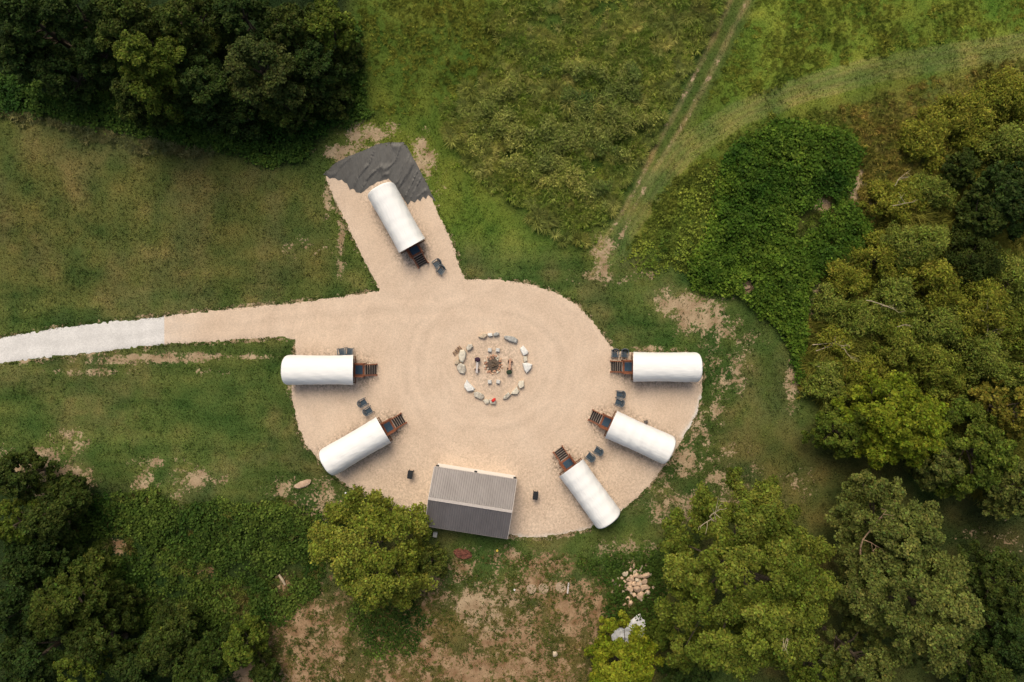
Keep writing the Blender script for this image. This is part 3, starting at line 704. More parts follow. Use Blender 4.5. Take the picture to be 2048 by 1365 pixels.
# ------------------------------------------------------------------ building
def make_building():
    ang = -math.atan2(25.5, 162)
    cx, cy = P(940.5, 1010.8, 3.9)
    root = empty('metal_roofed_building', (cx, cy, 0.035), ang, 'low cream walled building with ribbed grey brown metal gable roof', 'building')
    L, D, ze, zr = 9.15, 3.3, 2.72, 3.92
    wl = MB(); T = 0.15; yw = D - 0.10; xw = L / 2 - 0.12
    wl.box((0, yw - T / 2, ze / 2 - 0.02), (2 * xw, T, ze - 0.04)); wl.box((0, -yw + T / 2, ze / 2 - 0.02), (2 * xw, T, ze - 0.04))
    for s in (-1, 1):
        x0, x1 = s * xw, s * (xw - T)
        pts = [(yw - T, 0), (yw - T, ze - 0.05), (0, zr - 0.08), (-yw + T, ze - 0.05), (-yw + T, 0)]
        n = len(pts); wl.add([(x0, y, z) for y, z in pts] + [(x1, y, z) for y, z in pts], [tuple(range(n)), tuple(range(n, 2 * n))[::-1]] + [(i, (i + 1) % n, n + (i + 1) % n, n + i) for i in range(n)])
    wl.build('wall', M['wall'], root)
    rf = None
    for s in (1, -1):
        r = MB()
        sl_ = Vector((0, s * D, ze - zr)); nrm = Vector((0, -s * (ze - zr), D)).normalized() if s > 0 else Vector((0, (ze - zr) * 1, D)).normalized()
        nrm = Vector((0, s * (zr - ze), D)).normalized()
        prof = []; nr = 36; pitch = L / nr
        for k in range(nr):
            x = -L / 2 + k * pitch
            prof += [(x + 0.02, 0), (x + pitch * 0.34, 0), (x + pitch * 0.46, 0.045), (x + pitch * 0.74, 0.045), (x + pitch * 0.92, 0)]
        prof = [(-L / 2, 0)] + prof + [(L / 2, 0)]
        vs_ = []
        for (x, h) in prof:
            for q in (0.0, 1.0):
                p = Vector((x, 0, zr)) + sl_ * q + nrm * h; vs_.append(tuple(p))
            for q in (1.0, 0.0):
                p = Vector((x, 0, zr)) + sl_ * q - nrm * 0.05; vs_.append(tuple(p))
        fs = []
        for i in range(len(prof) - 1):
            for a, b in ((0, 1), (1, 2), (2, 3), (3, 0)): fs.append((i * 4 + a, i * 4 + b, (i + 1) * 4 + b, (i + 1) * 4 + a))
        fs += [(0, 1, 2, 3), tuple(len(vs_) - 4 + q for q in (3, 2, 1, 0))]
        r.add(vs_, fs); o = r.build('roof_panel', M['roof'], root)
    rc = MB(); rc.beam((-L / 2 - 0.01, 0.09, zr + 0.035), (L / 2 + 0.01, 0.09, zr + 0.035), 0.2, 0.03); rc.beam((-L / 2 - 0.01, -0.06, zr + 0.045), (L / 2 + 0.01, -0.06, zr + 0.045), 0.1, 0.03)
    rc.build('ridge_cap', M['trim'], root)
    for s in (-1, 1):
        g = MB()
        for q in (-1, 1): g.beam((s * (L / 2 + 0.03), q * 0.02, zr + 0.01), (s * (L / 2 + 0.03), q * D, ze + 0.01), 0.06, 0.09)
        g.build('rake_trim', M['trim'], root)
    g = MB(); g.box((0, D + 0.03, ze - 0.03), (L, 0.05, 0.12)); g.build('eave_trim', M['trim'], root)
    g = MB(); g.box((0, -D - 0.03, ze - 0.03), (L, 0.05, 0.12)); g.build('eave_trim', M['roof'], root)
    for x in (-L / 2 + 0.3, 0.0, L / 2 - 0.2):
        l = MB(); l.box((x, yw + 0.15, 2.32), (0.26, 0.22, 0.34)); l.box((x, yw + 0.15, 2.52), (0.34, 0.30, 0.05)); l.box((x, yw + 0.04, 2.3), (0.12, 0.1, 0.2))
        lo = l.build('wall_lantern', M['black'], root)
    return root
BUILD = make_building()

# ------------------------------------------------------------------ bins, stove, small box
def bin_(u, v, rz, lab):
    x, y = P(u, v, 1.0); root = empty('wheeled_bin', (x, y, 0.035), math.radians(rz), lab, 'bin', 'black bins beside the building')
    b = MB(); vs_ = []
    for z, sx, sy in ((0.1, 0.40, 0.60), (0.95, 0.52, 0.80)):
        vs_ += [(-sx / 2, -sy / 2, z), (sx / 2, -sy / 2, z), (sx / 2, sy / 2, z), (-sx / 2, sy / 2, z)]
    b.add(vs_, [(3, 2, 1, 0), (4, 5, 6, 7), (0, 1, 5, 4), (1, 2, 6, 5), (2, 3, 7, 6), (3, 0, 4, 7)]); b.build('body', M['black'], root, bevel=0.02)
    l = MB(); l.box((0, 0.0, 0.99), (0.58, 0.90, 0.06)); l.box((0, -0.05, 1.03), (0.40, 0.62, 0.03)); l.build('lid', M['black'], root, bevel=0.012)
    h = MB(); h.tube([(-0.22, 0.47, 0.97), (0.22, 0.47, 0.97)], [0.02, 0.02], 8); h.build('handle', M['iron'], root)
    for s in (-1, 1):
        w_ = MB(); w_.tube([(s * 0.2, 0.33, 0.1), (s * 0.26, 0.33, 0.1)], [0.1, 0.1], 14); w_.build('wheel', M['black'], root)
bin_(820, 950, -8, 'black wheeled bin on the gravel between the slanting wagon and the building')
bin_(1071, 992, -6, 'black wheeled bin on the gravel between the building and the steep wagon')

x, y = P(1291, 843.5); root = empty('camp_stove', (x, y, 0.035), 0.15, 'small black camp stove on the gravel beside a white wagon', 'camp stove')
b = MB(); b.box((0, 0, 0.32), (0.40, 0.30, 0.12)); b.build('body', M['black'], root, bevel=0.015)
for s in (-1, 1):
    r = MB(); r.tube([(s * 0.11 + 0.075 * math.cos(t), 0.07 * math.sin(t), 0.40) for t in np.linspace(0, 2 * math.pi, 15)], [0.02] * 15, 6, cap=False); r.build('burner', M['nosing'], root)
    for q in (-1, 1):
        l = MB(); l.beam((s * 0.17, q * 0.12, 0.27), (s * 0.22, q * 0.17, 0.0), 0.025, 0.025); l.build('leg', M['iron'], root)

x, y = P(871, 1068); root = empty('utility_box', (x, y, 0), -0.15, 'pale grey utility box in the grass behind the building corner', 'utility box')
b = MB(); b.box((0, 0, 0.22), (0.42, 0.5, 0.44)); b.build('body', M['concrete'], root, bevel=0.02)
b = MB(); b.box((0, 0, 0.46), (0.46, 0.54, 0.04)); b.build('lid', M['concrete'], root, bevel=0.01)

# ------------------------------------------------------------------ rocks
def rock_from(pts, h, seed, flat=0.5):
    """boulder with the traced outline as its plan; several uneven rings up to a broken top"""
    r = random.Random(seed); c = np.mean(pts, 0); p = np.array(pts) - c
    q = []
    for i in range(len(p)):
        a, b = p[i], p[(i + 1) % len(p)]; q.append(a * 1.0); q.append((a + b) / 2 * (1 + r.uniform(-0.02, 0.05)))
    q = np.array(q); n = len(q); vs_, fs = [], []
    tx, ty = r.uniform(-.25, .25), r.uniform(-.25, .25); rad = np.linalg.norm(q, axis=1).mean()
    for zf, sc in ((-0.15, 1.0), (0.35, 1.03), (0.8, 0.97), (1.0, 0.80 + 0.1 * flat), (1.06, 0.40)):
        for i in range(n):
            xx, yy = q[i] * (sc + r.uniform(-.03, .03))
            z = h * zf + (h * 0.35 * (tx * xx + ty * yy) / rad if zf > 0.6 else 0) + r.uniform(-.05, .05) * h * (1 if zf > 0.3 else 0)
            vs_.append((xx, yy, z))
    for k in range(4):
        for i in range(n): fs.append((k * n + i, k * n + (i + 1) % n, (k + 1) * n + (i + 1) % n, (k + 1) * n + i))
    vs_.append((0, 0, h * (1.08 + r.uniform(-.05, .08)))); t = len(vs_) - 1
    for i in range(n): fs.append((4 * n + i, 4 * n + (i + 1) % n, t))
    m = MB(); m.add(vs_, fs); return c, m.mesh('boulder', bevel=min(0.02, h * .06))
def blob(rx, ry, rz, seed, name='rock', ang=0.0):
    """broken stone: a distorted convex block"""
    r = random.Random(seed); bm = bmesh.new(); bmesh.ops.create_icosphere(bm, subdivisions=2, radius=1)
    pl = [(Vector((r.gauss(0, 1), r.gauss(0, 1), r.gauss(0, 1))).normalized(), r.uniform(0.55, 0.85)) for _ in range(9)]
    for v in bm.verts:
        for n_, d in pl:
            t = v.co.dot(n_)
            if t > d: v.co -= n_ * (t - d)
        v.co.x *= rx; v.co.y *= ry; v.co.z *= rz
    bmesh.ops.rotate(bm, verts=bm.verts, matrix=Matrix.Rotation(ang, 3, 'Z'))
    me = bpy.data.meshes.new(name); bm.to_mesh(me); bm.free(); return me

Z2 = lambda L: [(880 + a / 8.03, 650 + b / 8.03) for a, b in L]
BO = [([(612, 188), (700, 128), (752, 148), (752, 182), (705, 224), (640, 207)], 'stone_tan', .42, 'tan wedge shaped boulder at the top of the fire circle, leftmost of three touching'),
      ([(765, 135), (835, 132), (847, 178), (790, 192), (763, 168)], 'stone_white', .40, 'small white block between the tan wedge and the grey pointed rock'),
      ([(855, 142), (900, 118), (948, 128), (955, 160), (905, 182), (858, 176)], 'stone_grey', .45, 'small grey rock with pale face next to the white block'),
      ([(1030, 185), (1090, 174), (1190, 193), (1252, 238), (1232, 297), (1120, 267), (1040, 226)], 'stone_grey', .50, 'long grey slab boulder lying alone in the fire circle'),
      ([(1283, 385), (1340, 333), (1417, 430), (1402, 470), (1345, 502), (1313, 455)], 'stone_white', .50, 'white four sided boulder, topmost of three in a column'),
      ([(1340, 505), (1397, 508), (1407, 577), (1350, 607), (1338, 550)], 'stone_cream', .40, 'small cream boulder wedged between two white ones'),
      ([(1323, 620), (1400, 608), (1482, 638), (1462, 702), (1390, 777), (1353, 730)], 'stone_white', .55, 'white arrowhead shaped boulder, lowest of three in a column'),
      ([(1268, 903), (1347, 893), (1352, 992), (1280, 1027), (1248, 960)], 'stone_cream', .50, 'cream upright looking boulder touching the triangular cream one'),
      ([(1235, 988), (1272, 1070), (1242, 1117), (1138, 1112), (1150, 1080)], 'stone_cream', .45, 'cream triangular boulder between the upright one and the mottled one'),
      ([(1030, 1140), (1100, 1083), (1137, 1130), (1060, 1197), (1008, 1192)], 'stone_mottled', .38, 'rough mottled tan boulder next to the cream triangle'),
      ([(688, 1215), (740, 1188), (792, 1220), (782, 1267), (730, 1272)], 'stone_cream', .36, 'small pale boulder beside the rock with the red cloth'),
      ([(778, 1200), (840, 1188), (905, 1228), (893, 1277), (812, 1272)], 'stone_mottled', .40, 'mottled boulder under the red cloth'),
      ([(538, 1085), (600, 1073), (692, 1113), (712, 1160), (672, 1202), (600, 1177), (548, 1150)], 'stone_mottled', .45, 'broad mottled boulder between the white triangle and the small pale one'),
      ([(538, 1050), (575, 1042), (582, 1072), (545, 1080)], 'stone_tan', .25, 'little tan stone at the tip of the white triangular boulder'),
      ([(388, 960), (430, 878), (477, 940), (557, 1025), (542, 1057), (440, 1072), (393, 1010)], 'stone_white', .50, 'large white triangular boulder below the white plank bench'),
      ([(268, 690), (300, 625), (345, 615), (402, 650), (418, 720), (395, 792), (310, 772)], 'stone_mottled', .42, 'rough grey mottled boulder below the pale oval one'),
      ([(240, 580), (300, 543), (310, 612), (270, 642), (233, 632)], 'stone_tan', .40, 'tan boulder tucked behind the pale oval one'),
      ([(298, 490), (320, 408), (390, 403), (420, 450), (410, 530), (370, 607), (330, 602), (308, 560)], 'stone_cream', .55, 'large pale oval boulder beside the row of split logs'),
      ([(418, 372), (450, 313), (512, 308), (532, 350), (490, 402), (440, 422)], 'stone_mottled', .48, 'craggy grey white boulder above the pale oval one')]
for i, (pts, mt, h, lab) in enumerate(BO):
    c, me = rock_from(PA(Z2(pts), h * .7), h, 100 + i)
    tag(obj('boulder', me, M[mt], None, (c[0], c[1], 0.03)), lab, 'boulder', 'boulders around the fire pit')

# fire pit: ash, ring stones, burnt wood
bed = MB(); bed.lathe([(0.92, -0.01), (0.86, 0.03), (0.6, 0.06), (0.25, 0.11), (0.02, 0.13)], 28)
tag(bed.build('ash_bed', M['ash'], loc=(PIT[0], PIT[1], 0.035)), 'grey brown bed of ash and embers inside the fire ring', 'ash', kind='stuff')
r = random.Random(31); k = 0
for ring, n, rad in ((0, 15, 0.80), (1, 19, 1.0)):
    for i in range(n):
        t = 2 * math.pi * (i + r.uniform(-.3, .3)) / n; q = rad + r.uniform(-.08, .08); s = r.uniform(0.10, 0.17)
        me = blob(s * 1.15, s * .9, s * .8, 500 + k, 'fire_ring_stone', r.uniform(0, 3))
        o = obj('fire_ring_stone', me, M[r.choice(['stone_rust', 'stone_rust', 'stone_pinkish', 'stone_cream'])], None, (PIT[0] + q * math.cos(t), PIT[1] + q * math.sin(t), 0.035 + s * .5))
        tag(o, 'fist sized reddish or cream stone in the ring around the ashes', 'stone', 'stones of the fire ring'); k += 1
for i in range(11):
    t = r.uniform(0, 6.28); L = r.uniform(0.3, 0.62); m = MB(); rr = r.uniform(0.025, 0.05)
    m.tube([(-L / 2, 0, 0), (0, r.uniform(-.02, .02), 0.01), (L / 2, 0, 0)], [rr * .8, rr, rr * .7], 7)
    q = r.uniform(0, 0.38); a = r.uniform(0, 6.28)
    o = m.build('charred_log', M['char'], loc=(PIT[0] + q * math.cos(a), PIT[1] + q * math.sin(a), 0.17 + 0.015 * i)); o.rotation_euler = (0, r.uniform(-.12, .12), t)
    tag(o, 'half burnt stick lying on the ashes', 'stick', 'burnt sticks in the fire pit')

def bench(u0, v0, u1, v1, pm, sm, sup, lab):
    a, b = P(u0, v0, .45), P(u1, v1, .45); L = math.hypot(a[0] - b[0], a[1] - b[1]); rz = math.atan2(b[1] - a[1], b[0] - a[0])
    root = empty('plank_bench', ((a[0] + b[0]) / 2, (a[1] + b[1]) / 2, 0.035), rz, lab, 'bench', 'plank benches at the fire pit')
    s = MB(); s.box((0, 0, 0.45), (L, 0.24, 0.06)); s.build('plank', M[pm], root, bevel=0.006)
    for q in sup:
        t = MB(); t.box((q * L, 0, 0.21), (0.20, 0.56, 0.42)); t.build('support', M[sm], root, bevel=0.02)
    return root
bench(955.2, 715, 953.4, 746.5, 'plank_white', 'stump_brown', (-0.30, 0.28), 'greyish white plank bench on dark blocks with purple cloth on its end')
bench(1020.8, 718, 1018.6, 743, 'plank_brown', 'stump_brown', (-0.28, 0.30), 'pinkish brown plank bench on dark blocks with green cloth at its end')
def cloth(u, v, z, sx, sy, sz, mat, lab, cat, seed, rz=0):
    rr = random.Random(seed); bm = bmesh.new(); bmesh.ops.create_icosphere(bm, subdivisions=3, radius=1)
    ph = [rr.uniform(0, 6) for _ in range(6)]
    for v_ in bm.verts:
        c = v_.co; k_ = 1 + 0.16 * math.sin(5 * c.x + ph[0]) * math.sin(4 * c.y + ph[1]) + 0.12 * math.sin(9 * c.y + ph[2] + 3 * c.z) + 0.08 * math.sin(11 * c.x + ph[3])
        c *= k_; c.x = math.copysign(abs(c.x) ** 0.7, c.x); c.y = math.copysign(abs(c.y) ** 0.7, c.y)
        v_.co = Vector((c.x * sx, c.y * sy, max(c.z, -0.6) * sz))
    me = bpy.data.meshes.new('cloth'); bm.to_mesh(me); bm.free(); me.polygons.foreach_set('use_smooth', [True] * len(me.polygons))
    x, y = P(u, v, z); o = obj('folded_cloth', me, M[mat], None, (x, y, z + .6 * sz), rz); tag(o, lab, cat)
cloth(954.8, 719.2, 0.52, .33, .23, .12, 'cloth_purple', 'dark purple cloth dropped over the end of the white plank bench', 'cloth', 1)
cloth(1018.4, 745, 0.52, .31, .25, .12, 'cloth_green', 'dark green cloth dropped over the end of the brown plank bench', 'cloth', 2, .3)
cloth(987.3, 800.5, 0.46, .26, .17, .10, 'cloth_red', 'bright red folded cloth lying on the mottled boulder', 'cloth', 3, .7)
for (u, v, lab) in ((979.6, 700.4, 'pale square stool block above the ashes, nearer the white plank bench'), (995.5, 700.4, 'pale square stool block above the ashes, nearer the brown plank bench'),
                    (979.3, 764, 'pale square stool block below the ashes, nearer the white triangular boulder'), (996.4, 764, 'pale square stool block below the ashes, nearer the brown plank bench')):
    x, y = P(u, v, .4); b = MB(); b.box((0, 0, 0.2), (0.44, 0.42, 0.40)); b.box((0, 0, 0.42), (0.38, 0.36, 0.04))
    tag(b.build('stool_block', M['concrete'], bevel=0.02, loc=(x, y, 0.035), rz=random.uniform(-.15, .15)), lab, 'stool', 'pale stools at the fire pit')
# split logs in a row
a, b_ = np.array(P(*Z2([(225, 475)])[0])), np.array(P(*Z2([(328, 362)])[0])); d = b_ - a; rz = math.atan2(d[1], d[0]) + math.pi / 2 - .15
for i in range(9):
    m = MB(); L = 0.52 + random.uniform(-.06, .06); rr = random.uniform(.045, .062)
    m.tube([(-L / 2, 0, 0), (L / 2, 0, 0)], [rr, rr * .95], 5)
    p = a + d * i / 8
    o = m.build('split_log', M['log' if i % 3 else 'stump_brown'], loc=(p[0], p[1], 0.035 + rr * .9)); o.rotation_euler = (0, 0, rz + random.uniform(-.12, .12))
    tag(o, 'short split log in the row outside the pale oval boulder', 'log', 'row of split logs by the fire circle')

# rock pile near the wood
r = random.Random(77)
PILE = [(1271, 1150, 5), (1291, 1150, 6.5), (1283, 1152, 4), (1288, 1162, 5), (1261, 1140, 4), (1266, 1133, 3.5), (1251, 1147, 5), (1256, 1158, 4), (1264, 1158, 4), (1274, 1160, 3.6), (1278, 1166, 4), (1266, 1168, 4.5), (1260, 1177, 5),
        (1274, 1177, 6.5), (1288, 1174, 6.5), (1282, 1188, 6), (1294, 1186, 5), (1279, 1193, 5), (1268, 1190, 4), (1262, 1185, 3), (1256, 1168, 3.5), (1249, 1163, 3), (1284, 1200, 4), (1255, 1197, 4), (1261, 1206, 4.5), (1249, 1209, 2.6), (1246, 1184, 2.8),
        (1226, 1161, 2.6), (1230, 1167, 2.6), (1239, 1170, 2.6), (1235, 1158, 2.4), (1225, 1183, 2.6), (1258, 1127, 2.6), (1244, 1156, 2.6), (1270, 1144, 3.5), (1281, 1143, 3.2), (1297, 1176, 3)]
PILE += [(1274 + r.gauss(0, 13), 1168 + r.gauss(0, 17), r.uniform(1.8, 3.6)) for _ in range(34)]
for i, (u, v, s) in enumerate(PILE):
    s /= PPM; s *= 1.25; me = blob(s * r.uniform(1.0, 1.3), s * r.uniform(.95, 1.15), s * r.uniform(.6, .9), 900 + i, 'rock', r.uniform(0, 3))
    dd = math.hypot(u - 1274, v - 1168); z = 0.45 * max(0, 1 - dd / 42)
    x, y = P(u, v, z)
    tag(obj('rock', me, M[r.choice(['stone_pinkish', 'stone_pinkish', 'stone_tan', 'stone_flat'])], None, (x, y, z + s * .3)), 'pale tan rock of the heap by the big tree', 'rock', 'rocks heaped by the big tree')
m = MB(); m.tube([(-.42, 0, 0), (.42, 0, 0)], [.09, .08], 8); x, y = P(1282, 1138, .5)
o = m.build('short_log', M['deadwood'], loc=(x, y, .45)); o.rotation_euler = (0, -.2, 1.2); tag(o, 'short pale log sticking out of the rock heap', 'log')

def single_rock(u, v, rx, ry, h, ang, mat, lab, seed, cat='rock'):
    me = blob(rx, ry, h, seed, 'rock', ang); x, y = P(u, v, 0.1); tag(obj('rock', me, M[mat], None, (x, y, h * .35)), lab, cat)
single_rock(604, 970.5, 1.3, .45, .22, .42, 'stone_flat', 'long flat tan rock in the lawn below the slanting wagon', 41)
single_rock(1494, 575, .5, .28, .3, .2, 'stone_pinkish', 'tan rock among the dark green weeds', 42)
single_rock(1110, 1308, .38, .38, .3, 0, 'stone_tan', 'round pale stone on the brown bare ground', 43)
single_rock(150, 963, .3, .22, .2, 0, 'stone_grey', 'small grey rock on the pale bare earth at the lawn edge', 44)
m = MB()
for k_ in range(1): m.lathe([(1.1, 0.0), (1.0, 0.10), (0.78, 0.24), (0.6, 0.20), (0.35, 0.25), (0.05, 0.30)], 26)
o = m.build('earth_heap', M['soil_red'], loc=(*P(925, 1109, .1), 0)); o.scale = (1.02, .55, 1); o.rotation_euler = (0, 0, -.2)
for v_ in o.data.vertices:
    v_.co.z += random.uniform(-.05, .05) * (v_.co.z > .02); v_.co.x *= random.uniform(.94, 1.06); v_.co.y *= random.uniform(.94, 1.06)
tag(o, 'low oval heap of brick red earth in the grass behind the building', 'earth heap')
for (u, v, s, mt, nm, lab) in ((994.5, 1101, .15, 'yellow', 'ball', 'small yellow ball in the grass behind the building'), (1029, 1179, .10, 'white_plastic', 'pipe_cap', 'small white cap in the bare ground beside the round slabs'), (692, 985.5, .10, 'white_plastic', 'pipe_cap', 'small white cap at the gravel edge above the lone yellow green tree')):
    m = MB()
    if nm == 'ball': m.lathe([(s * math.sin(t) + .001, s - s * math.cos(t)) for t in np.linspace(0.05, math.pi - .05, 10)], 18)
    else: m.lathe([(s * .8, 0), (s * .8, .16), (s, .16), (s, .22), (s * .7, .26)], 16)
    tag(m.build(nm, M[mt], smooth=nm == 'ball', loc=(*P(u, v), 0.02)), lab, nm.replace('_', ' '))
for i, (u, v, s, lab) in enumerate(((1063, 1178, .55, 'round pale slab sunk in bare soil, farthest from the short board'), (1087, 1177, .60, 'round pale slab sunk in bare soil, middle one with a dark lower rim'), (1121, 1175, .62, 'round pale slab sunk in bare soil, next to the short board'))):
    m = MB(); m.lathe([(s, 0), (s, .10), (s * .94, .13), (s * .7, .12), (s * .05, .13)], 22)
    for j in range(len(m.v)): q = m.v[j]; m.v[j] = (q[0] * (1 + .07 * math.sin(3 * math.atan2(q[1], q[0]) + i)), q[1], q[2])
    tag(m.build('round_slab', M['stone_slab'], loc=(*P(u, v), -.015)), lab, 'slab', 'round slabs in the bare soil')
m = MB(); m.box((0, 0, .05), (1.25, .17, .05)); x, y = P(1136, 1176); tag(m.build('board', M['plank_white'], loc=(x, y, .06), rz=1.45), 'short weathered board lying by the round slabs', 'board')
m = MB(); m.tube([(-.75, 0, .1), (0, .05, .13), (.6, -.02, .1)], [.13, .15, .1], 9); x, y = P(566, 1160); tag(m.build('fallen_log', M['deadwood'], loc=(x, y, .1), rz=-1.0), 'short fallen log among the weeds near the lone yellow green tree', 'log')

# white torn sheeting near the bottom wood
SHP = [(1222, 1272), (1228, 1262), (1238, 1256), (1248, 1258), (1260, 1246), (1270, 1234), (1279, 1228), (1286, 1238), (1291, 1248), (1288, 1262), (1289, 1278), (1284, 1292), (1270, 1288), (1262, 1296), (1250, 1298), (1244, 1284), (1234, 1286), (1224, 1280)]
def sheet_z(x, y, d): return 0.25 + 0.55 * np.abs(fbm(x * 1.1, y * 1.1, 81) - .5) * 2 * sstep(0, .5, d) + 0.25 * fbm(x * 3, y * 3, 83)
so_ = sheet('plastic_sheet', densify(PA(SHP, .4), .2, .1, 9), 0.16, sheet_z, M['sheet'], {})
tag(so_, 'crumpled white plastic sheeting half hidden under leaves by the rock heap', 'plastic sheet')

# ------------------------------------------------------------------ low vegetation
def pal(n, cols, rng, jit=0.18):
    cols = np.array(cols); k = rng.random(n) * (len(cols) - 1); i = np.minimum(k.astype(int), len(cols) - 2); f = (k - i)[:, None]
    c = cols[i] * (1 - f) + cols[i + 1] * f
    return c * np.array([1.27, 1.27, 1.1]) * (1 + rng.normal(0, jit, (n, 1))).clip(.5, 1.6)

def blades(base, h, wd, lean, rng):
    """one narrow triangle per blade"""
    n = len(base); a = rng.uniform(0, 2 * np.pi, n); s = np.stack([np.cos(a), np.sin(a), 0 * a], 1)
    b = rng.uniform(0, 2 * np.pi, n)
    tip = base + np.stack([np.cos(b) * lean, np.sin(b) * lean, h], 1)
    return np.stack([base - s * wd[:, None] / 2, base + s * wd[:, None] / 2, tip], 1)

def leaves(c, nrm, ln, wd, rng):
    n = len(c); nrm = nrm / np.linalg.norm(nrm, axis=1, keepdims=True)
    r = rng.normal(size=(n, 3)); d = np.cross(nrm, r); d /= np.linalg.norm(d, axis=1, keepdims=True) + 1e-9; s = np.cross(nrm, d)
    up = nrm * (ln * 0.12)[:, None]
    return np.stack([c - d * ln[:, None] / 2, c + s * wd[:, None] / 2 + up, c + d * ln[:, None] / 2, c - s * wd[:, None] / 2 + up], 1)

def scatter(poly, dens, rng, edge=0.6, seed=1):
    lo, hi = poly.min(0) - 1, poly.max(0) + 1; lo = np.maximum(lo, (-60, -41)); hi = np.minimum(hi, (60, 41))
    n = int(dens * (hi[0] - lo[0]) * (hi[1] - lo[1]))
    x, y = rng.uniform(lo[0], hi[0], n), rng.uniform(lo[1], hi[1], n)
    k = sdist(x, y, poly) + (fbm(x * .5, y * .5, seed) - .5) * 2 * edge < 0
    return x[k], y[k]

def off_gravel(x, y, m=0.0):
    return (sdist(x, y, YD) > m) & (sdist(x, y, DR) > m) & ((m <= 0) | (pdist(x, y, TRACK) > 1.55))

# short lawn blades all over the grass
rng = np.random.default_rng(3); n = 520000
x, y = rng.uniform(-60, 60, n), rng.uniform(-40.5, 40.5, n)
k = off_gravel(x, y, -0.06) & ((dirt_at(x, y) < 0.5 + rng.normal(0, .10, n)) | (fbm(x * 2.2, y * 2.2, 17, 2) > .62)); x, y = x[k], y[k]; n = len(x)
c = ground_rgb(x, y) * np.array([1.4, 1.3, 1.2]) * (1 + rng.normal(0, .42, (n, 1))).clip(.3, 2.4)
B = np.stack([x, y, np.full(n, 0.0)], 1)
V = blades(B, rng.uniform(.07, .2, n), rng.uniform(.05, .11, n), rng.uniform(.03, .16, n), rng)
tag(obj('lawn_grass', np_mesh('lawn_grass', V, 3, c), M['grass']), 'short grass covering the lawns and field', 'grass', kind='stuff')

def leafy(name, poly, dens, cols, zr, ln, seed, lab, edge=.8, holes=(), amp=.75, clump=6, cs=1.5, thr=None, slim=.72):
    rng = np.random.default_rng(seed); x, y = scatter(poly, dens, rng, edge, seed); k = off_gravel(x, y, .25)
    for (u, v, rr) in holes: hx, hy = P(u, v); k &= np.hypot(x - hx, y - hy) + (fbm(x, y, 3) - .5) * .8 > rr / PPM
    x, y = x[k], y[k]; ns = len(x)
    e = np.clip(-sdist(x, y, poly), 0, 1.5) / 1.5
    bump = .55 * fbm(x * cs, y * cs, seed + 3, 3) + .45 * fbm(x * .45, y * .45, seed + 4, 3); bump = .5 + (bump - .5) * 1.5
    if thr is not None:
        k = bump + rng.normal(0, .03, ns) > thr; x, y, e, bump = x[k], y[k], e[k], bump[k]; ns = len(x); bump = bump - thr + .25
    z = zr[0] + (zr[1] - zr[0]) * (.35 + .65 * e) * (.3 + amp * 2 * (bump - .2)).clip(.05, 1.6) + rng.uniform(-.12, .12, ns)
    q = np.repeat(np.arange(ns), clump); n = len(q); sp = .22
    C = np.stack([x[q] + rng.normal(0, sp, n), y[q] + rng.normal(0, sp, n), np.maximum(.04, z[q] + rng.normal(0, .1, n) - .1)], 1)
    nr = rng.normal(0, .5, (n, 3)); nr[:, 2] = np.abs(nr[:, 2]) + .75
    l = ln * rng.uniform(.45, 1.6, n)
    tn = fbm(x * .28, y * .28, seed + 8) - .5; e2 = (1 - e)[:, None]
    col = pal(ns, cols, rng, .2) * (1 + tn[:, None] * np.array([2.2, 1.5, 1.5])).clip(.4, 2) * (1 + .35 * e2 * np.array([1.3, 1, 1]))
    V = leaves(C, nr, l, l * slim, rng)
    return tag(obj(name, np_mesh(name, V, 4, col[q] * (1 + rng.normal(0, .14, (n, 1))).clip(.6, 1.5)), M['leaf']), lab, 'weeds', kind='stuff')
# small clover and weed tufts in the lawns
rng = np.random.default_rng(4); n = 26000; x, y = rng.uniform(-60, 60, n), rng.uniform(-40, 40, n)
k = off_gravel(x, y, .15) & (dirt_at(x, y) < .55) & (fbm(x * .35, y * .35, 23, 3) + rng.normal(0, .06, n) > .47); x, y = x[k], y[k]
q = np.repeat(np.arange(len(x)), 5); n = len(q); C = np.stack([x[q] + rng.normal(0, .13, n), y[q] + rng.normal(0, .13, n), rng.uniform(.06, .2, n)], 1)
V = np.zeros(0); cc = ground_rgb(x, y) * rng.choice([.6, .8, 1.35, 1.7], (len(x), 1)) * np.array([1.1, 1.15, 1.0]); lw = rng.uniform(.1, .24, n)
nr = rng.normal(0, .5, (n, 3)); nr[:, 2] = np.abs(nr[:, 2]) + .7
LAWN_TUFTS = (C, nr, lw, cc[q])
